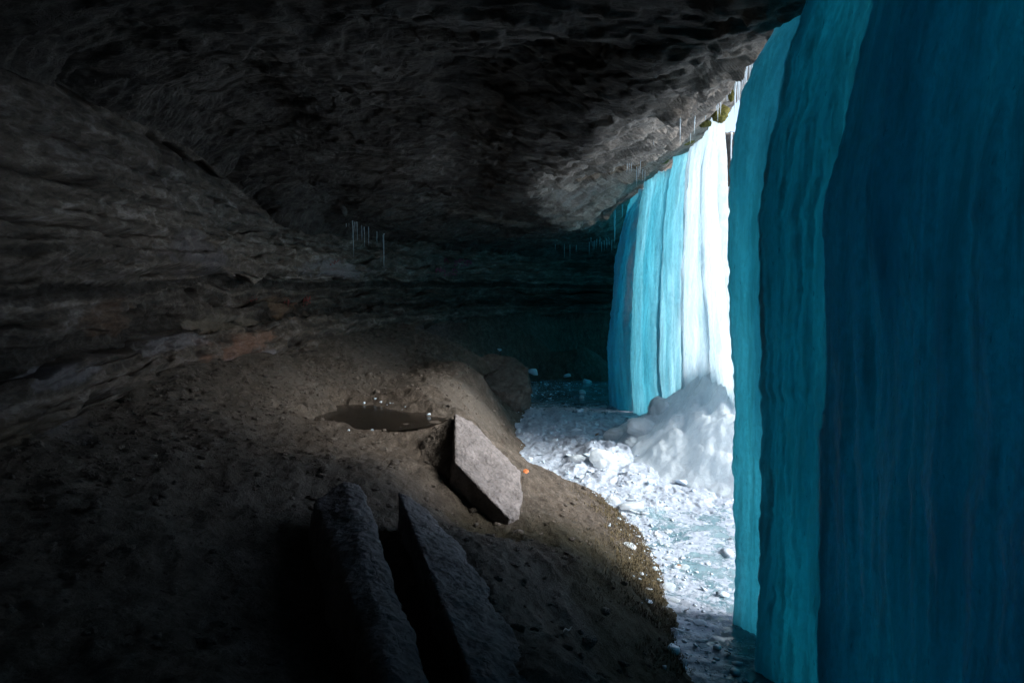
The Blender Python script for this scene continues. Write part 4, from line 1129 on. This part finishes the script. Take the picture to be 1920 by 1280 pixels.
# ice crumbs on the crust and frosted along the near bank
pos, siz = [], []
while len(pos) < 1700:
    i = rs.randint(2, len(pool_line) - 1); t = rs.rand()
    b = pool_line[i] * (1 - t) + pool_line[i + 1 if i + 1 < len(pool_line) else i] * t
    off = rs.normal(0.2, .25)
    if b[1] < 7.5 and rs.rand() < .75: continue
    x_, y_ = b[0] + off * .9, b[1] + rs.normal(0, .2)
    if b[1] > 9.5: x_ = b[0] + abs(rs.normal(0, .9))
    pos.append((x_, y_)); siz.append(.006 + .009 * rs.exponential(1.0))
pos = np.array(pos); siz = np.array(siz)
zf = floor_z(pos[:, 0], pos[:, 1]); zp = pool_h(pos[:, 0], pos[:, 1])
zt = np.maximum(zf, zp); ok = zt < .5
scatter('ice_rubble', M_CRUST, np.column_stack([pos, zt + siz * .2])[ok], siz[ok], 90, 'crumbs of white ice scattered over the pool and its edge', 'ice', (.15, .4))

# dead grass and moss fringe on the near bank
def blades(name, mat, pts, lens, label, cat, wid=.004, seed=1):
    r_ = np.random.RandomState(seed); V, F = [], []
    for p, L in zip(pts, lens):
        a = r_.uniform(0, 6.28); d = np.array([math.cos(a), math.sin(a), 0]); sd = np.array([-d[1], d[0], 0])
        lean = r_.uniform(.3, 1.3)
        q1 = p + d * L * lean * .4 + np.array([0, 0, L * .6]); q2 = p + d * L * lean + np.array([0, 0, L * (.85 - .5 * lean * .6)])
        b = len(V)
        V += [p - sd * wid, p + sd * wid, q1 + sd * wid * .7, q1 - sd * wid * .7, q2]
        F += [(b, b + 1, b + 2), (b, b + 2, b + 3), (b + 3, b + 2, b + 4)]
    return tag(link(name, mesh_from(name, V, F, mat, smooth=False)), label, cat, kind='stuff')
M_GRASS = mat_plain('dry_grass', (0.075, 0.06, 0.028), 0.9, 0.5, 30)
gp, gl_ = [], []
while len(gp) < 5200:
    i = rs.randint(8, len(pool_line) - 1); t = rs.rand()
    b = pool_line[i] * (1 - t) + pool_line[i + 1] * t
    x_, y_ = b[0] - abs(rs.normal(0, .33)) + .05, b[1] + rs.normal(0, .15)
    if fbm(np.array([x_ * 2.5]), np.array([y_ * 2.5]), np.array([1.0]), 2)[0] < -.12: continue
    gp.append((x_, y_)); gl_.append(rs.uniform(.02, .075))
gp = np.array(gp); gz = floor_z(gp[:, 0], gp[:, 1])
ok = gz > -.02
blades('dry_grass', M_GRASS, np.column_stack([gp, gz - .004])[ok], np.array(gl_)[ok], 'short dead grass and moss along the near bank', 'grass')

# ------------------------------------------------------------------ single stones
STM = [shard_mesh(140 + i, M_STONE, 'stone') for i in range(6)]
def stone(px, py, w, h, label, group=None, k=0):
    loc, _ = hit(px, py, BV_FLOOR)
    if loc is None: return
    o = link('stone', STM[k % 6]); sx = w / 2 / FPX * loc[1]; sz = h / 2 / FPX * loc[1]
    o.scale = (sx, sx * (.6 + .1 * (k % 4)), sz); o.rotation_euler = (.2 * math.sin(k), .2 * math.cos(k * 2.1), k * .9)
    o.location = (loc[0], loc[1], loc[2] + sz * .3)
    tag(o, label, 'stone', group)
stone(560, 728, 34, 7, 'thin flat stone chip on the pale dust left of the puddle', None, 1)
stone(597, 806, 26, 7, 'flat dark stone at the near left of the puddle', None, 2)
stone(740, 1052, 24, 8, 'small pale shard between the two foreground slabs', None, 3)
stone(965, 1060, 22, 6, 'flat grey chip on the bank below the boulder', None, 4)
stone(680, 862, 30, 12, 'dark clod of stone on the trodden ground before the boulder', None, 5)
for i in range(36):
    t = rs.rand()
    px = 120 + 560 * t; py = 860 - 190 * t + rs.uniform(-6, 75 * (1 - .5 * t))
    stone(px, py, rs.uniform(7, 20) * (1.2 - .5 * t), rs.uniform(3, 7), 'brown rock chip in the scree along the left wall', 'rock chips below the left wall', i)
for i in range(22):
    px, py = rs.uniform(640, 850), rs.uniform(815, 915)
    stone(px, py, rs.uniform(8, 24), rs.uniform(4, 10), 'dark clod on the trodden ground left of the boulder', 'clods on the trodden ground', i)

# ------------------------------------------------------------------ leaves, twig
def leaf(px, py, w, mat, label, k):
    loc, _ = hit(px, py, BV_FLOOR)
    if loc is None: return
    n = 9; V = []
    for i in range(n):
        t = i / (n - 1); hw = .42 * math.sin(math.pi * t ** .8) + .01
        for sx in (-1, 0, 1): V.append((sx * hw, t - .5, .10 * abs(sx) + .12 * math.sin(t * 3)))
    o = link('leaf', mesh_from('leaf', V, grid_faces(n, 3), mat)); sc = w / FPX * loc[1]
    o.scale = (sc,) * 3; o.rotation_euler = (.5, .3 * math.sin(k), k * 1.7); o.location = (loc[0], loc[1], loc[2] + .25 * sc)
    md = o.modifiers.new('thickness', 'SOLIDIFY'); md.thickness = .02
    tag(o, label, 'leaf')
leaf(986, 887, 13, M_LEAF, 'small bright orange leaf at the pool edge beside the boulder', 0)
leaf(1364, 1226, 14, M_BLEAF, 'dark curled leaf lying on the rippled near ice', 1)
leaf(1289, 1146, 12, M_BLEAF, 'brown leaf frozen into the near ice by the bank', 2)
leaf(1120, 817, 9, M_BLEAF, 'brown leaf on the white crust left of the mound', 3)
leaf(1273, 1063, 10, M_BLEAF, 'brown leaf on the ice beside the broken plates', 4)
leaf(1369, 1011, 8, M_BLEAF, 'tiny dark leaf on the ice near the curtain foot', 5)
def twig(px0, py0, px1, py1, label):
    a, _ = hit(px0, py0, BV_FLOOR); b, _ = hit(px1, py1, BV_FLOOR)
    if a is None or b is None: return
    n, m = 6, 9; V = []
    for i in range(m):
        t = i / (m - 1); c = (b - a) * t + np.array([0, 0, .015 + .012 * math.sin(t * 7)]); r = .008 * (1 - .5 * t)
        for j in range(n):
            an = j / n * 6.283; V.append(c + np.array([0, math.cos(an), math.sin(an)]) * r)
    o = link('twig', mesh_from('twig', V, grid_faces(m, n, wrap=True), mat_plain('twig_bark', (.30, .27, .24))), loc=a)
    tag(o, label, 'twig')
twig(1056, 1187, 1072, 1179, 'thin pale twig lying on the dark near bank')

# ------------------------------------------------------------------ moss tufts on the lip
def moss(px, py, w, h, label, Y=None, k=0):
    loc, _ = hit(px, py)
    if Y is not None or loc is None: loc = P(px, py, Y or 11)
    v, f = icosphere(4)
    v = v * (1 + .35 * fbm(v[:, 0] * 1.6 + k, v[:, 1] * 1.6, v[:, 2] * 1.6, 3) + .16 * fbm(v[:, 0] * 8, v[:, 1] * 8 + k, v[:, 2] * 8, 2))[:, None]
    o = link('moss_tuft', mesh_from('moss_tuft', v, f, M_MOSS)); sx = w / 2 / FPX * loc[1]
    o.scale = (sx, sx * .8, h / 2 / FPX * loc[1]); o.location = loc
    tag(o, label, 'moss', 'moss along the lip')
moss(1350, 212, 34, 30, 'large yellow green moss tuft at the top of the bright gap', 11.4, 1)
moss(1322, 232, 26, 13, 'thin moss strip left of the large moss tuft', 12.6, 2)
moss(1284, 264, 34, 16, 'dark green moss on the lip above the white ice', 13.8, 3)
moss(1240, 300, 30, 14, 'dark moss on the lip where the white ice turns cyan', 15.4, 4)
moss(1372, 180, 12, 20, 'small moss tuft among the icicles at the gap', 10.8, 5)
moss(1520, 4, 26, 14, 'moss at the top of the dark ice curtain', 6.2, 6)

# ------------------------------------------------------------------ spray paint on the back wall
def graffiti(lines, mat, label, rad):
    V, F = [], []
    for pts in lines:
        pr_ = []
        for px, py in pts:
            l_, n_ = hit(px, py)
            if l_ is None: continue
            v_ = np.array([0, 0, EYE]) - l_; v_ /= np.linalg.norm(v_)
            pr_.append(l_ + v_ * .012)
        for i in range(len(pr_) - 1):
            a_, b_ = pr_[i], pr_[i + 1]
            if np.linalg.norm(b_ - a_) > .8: continue
            d = b_ - a_; vv = np.array([0, 0, EYE]) - a_
            s_ = np.cross(d, vv); s_ = s_ / (np.linalg.norm(s_) + 1e-9) * rad
            k = len(V); up = vv / np.linalg.norm(vv) * -.03
            V += [a_ - s_, a_ + s_, b_ + s_, b_ - s_, a_ - s_ + up, a_ + s_ + up, b_ + s_ + up, b_ - s_ + up]
            F += [(k, k + 1, k + 2, k + 3), (k + 4, k + 7, k + 6, k + 5), (k, k + 4, k + 5, k + 1), (k + 1, k + 5, k + 6, k + 2), (k + 2, k + 6, k + 7, k + 3), (k + 3, k + 7, k + 4, k)]
    if V:
        tag(link('graffiti', mesh_from('graffiti', V, F, mat, smooth=False)), label, 'graffiti')
def scrib(x0, x1, yc, h, n, sl=0.0):
    return [(x0 + (x1 - x0) * i / n + (1.5 if i % 3 == 0 else -1.0), yc + sl * (x1 - x0) * i / n + h * (.5 if i % 2 else -.5) * (0.6 + .5 * abs(math.sin(i * 1.9)))) for i in range(n + 1)]
graffiti([scrib(832, 884, 487, 9, 22, .08), scrib(850, 880, 497, 4, 8, .05), scrib(816, 864, 506, 9, 18, .05), scrib(832, 856, 515, 5, 9)], M_PAINT, 'faded pink spray paint scrawl on the dark back wall', .018)
graffiti([scrib(462, 484, 565, 9, 8, -.3), scrib(568, 582, 566, 16, 7, -.3), scrib(528, 545, 572, 12, 5, -.3), scrib(618, 634, 496, 5, 6, -.4)], M_RPAINT, 'faint red paint marks on the left wall above the orange rock', .012)
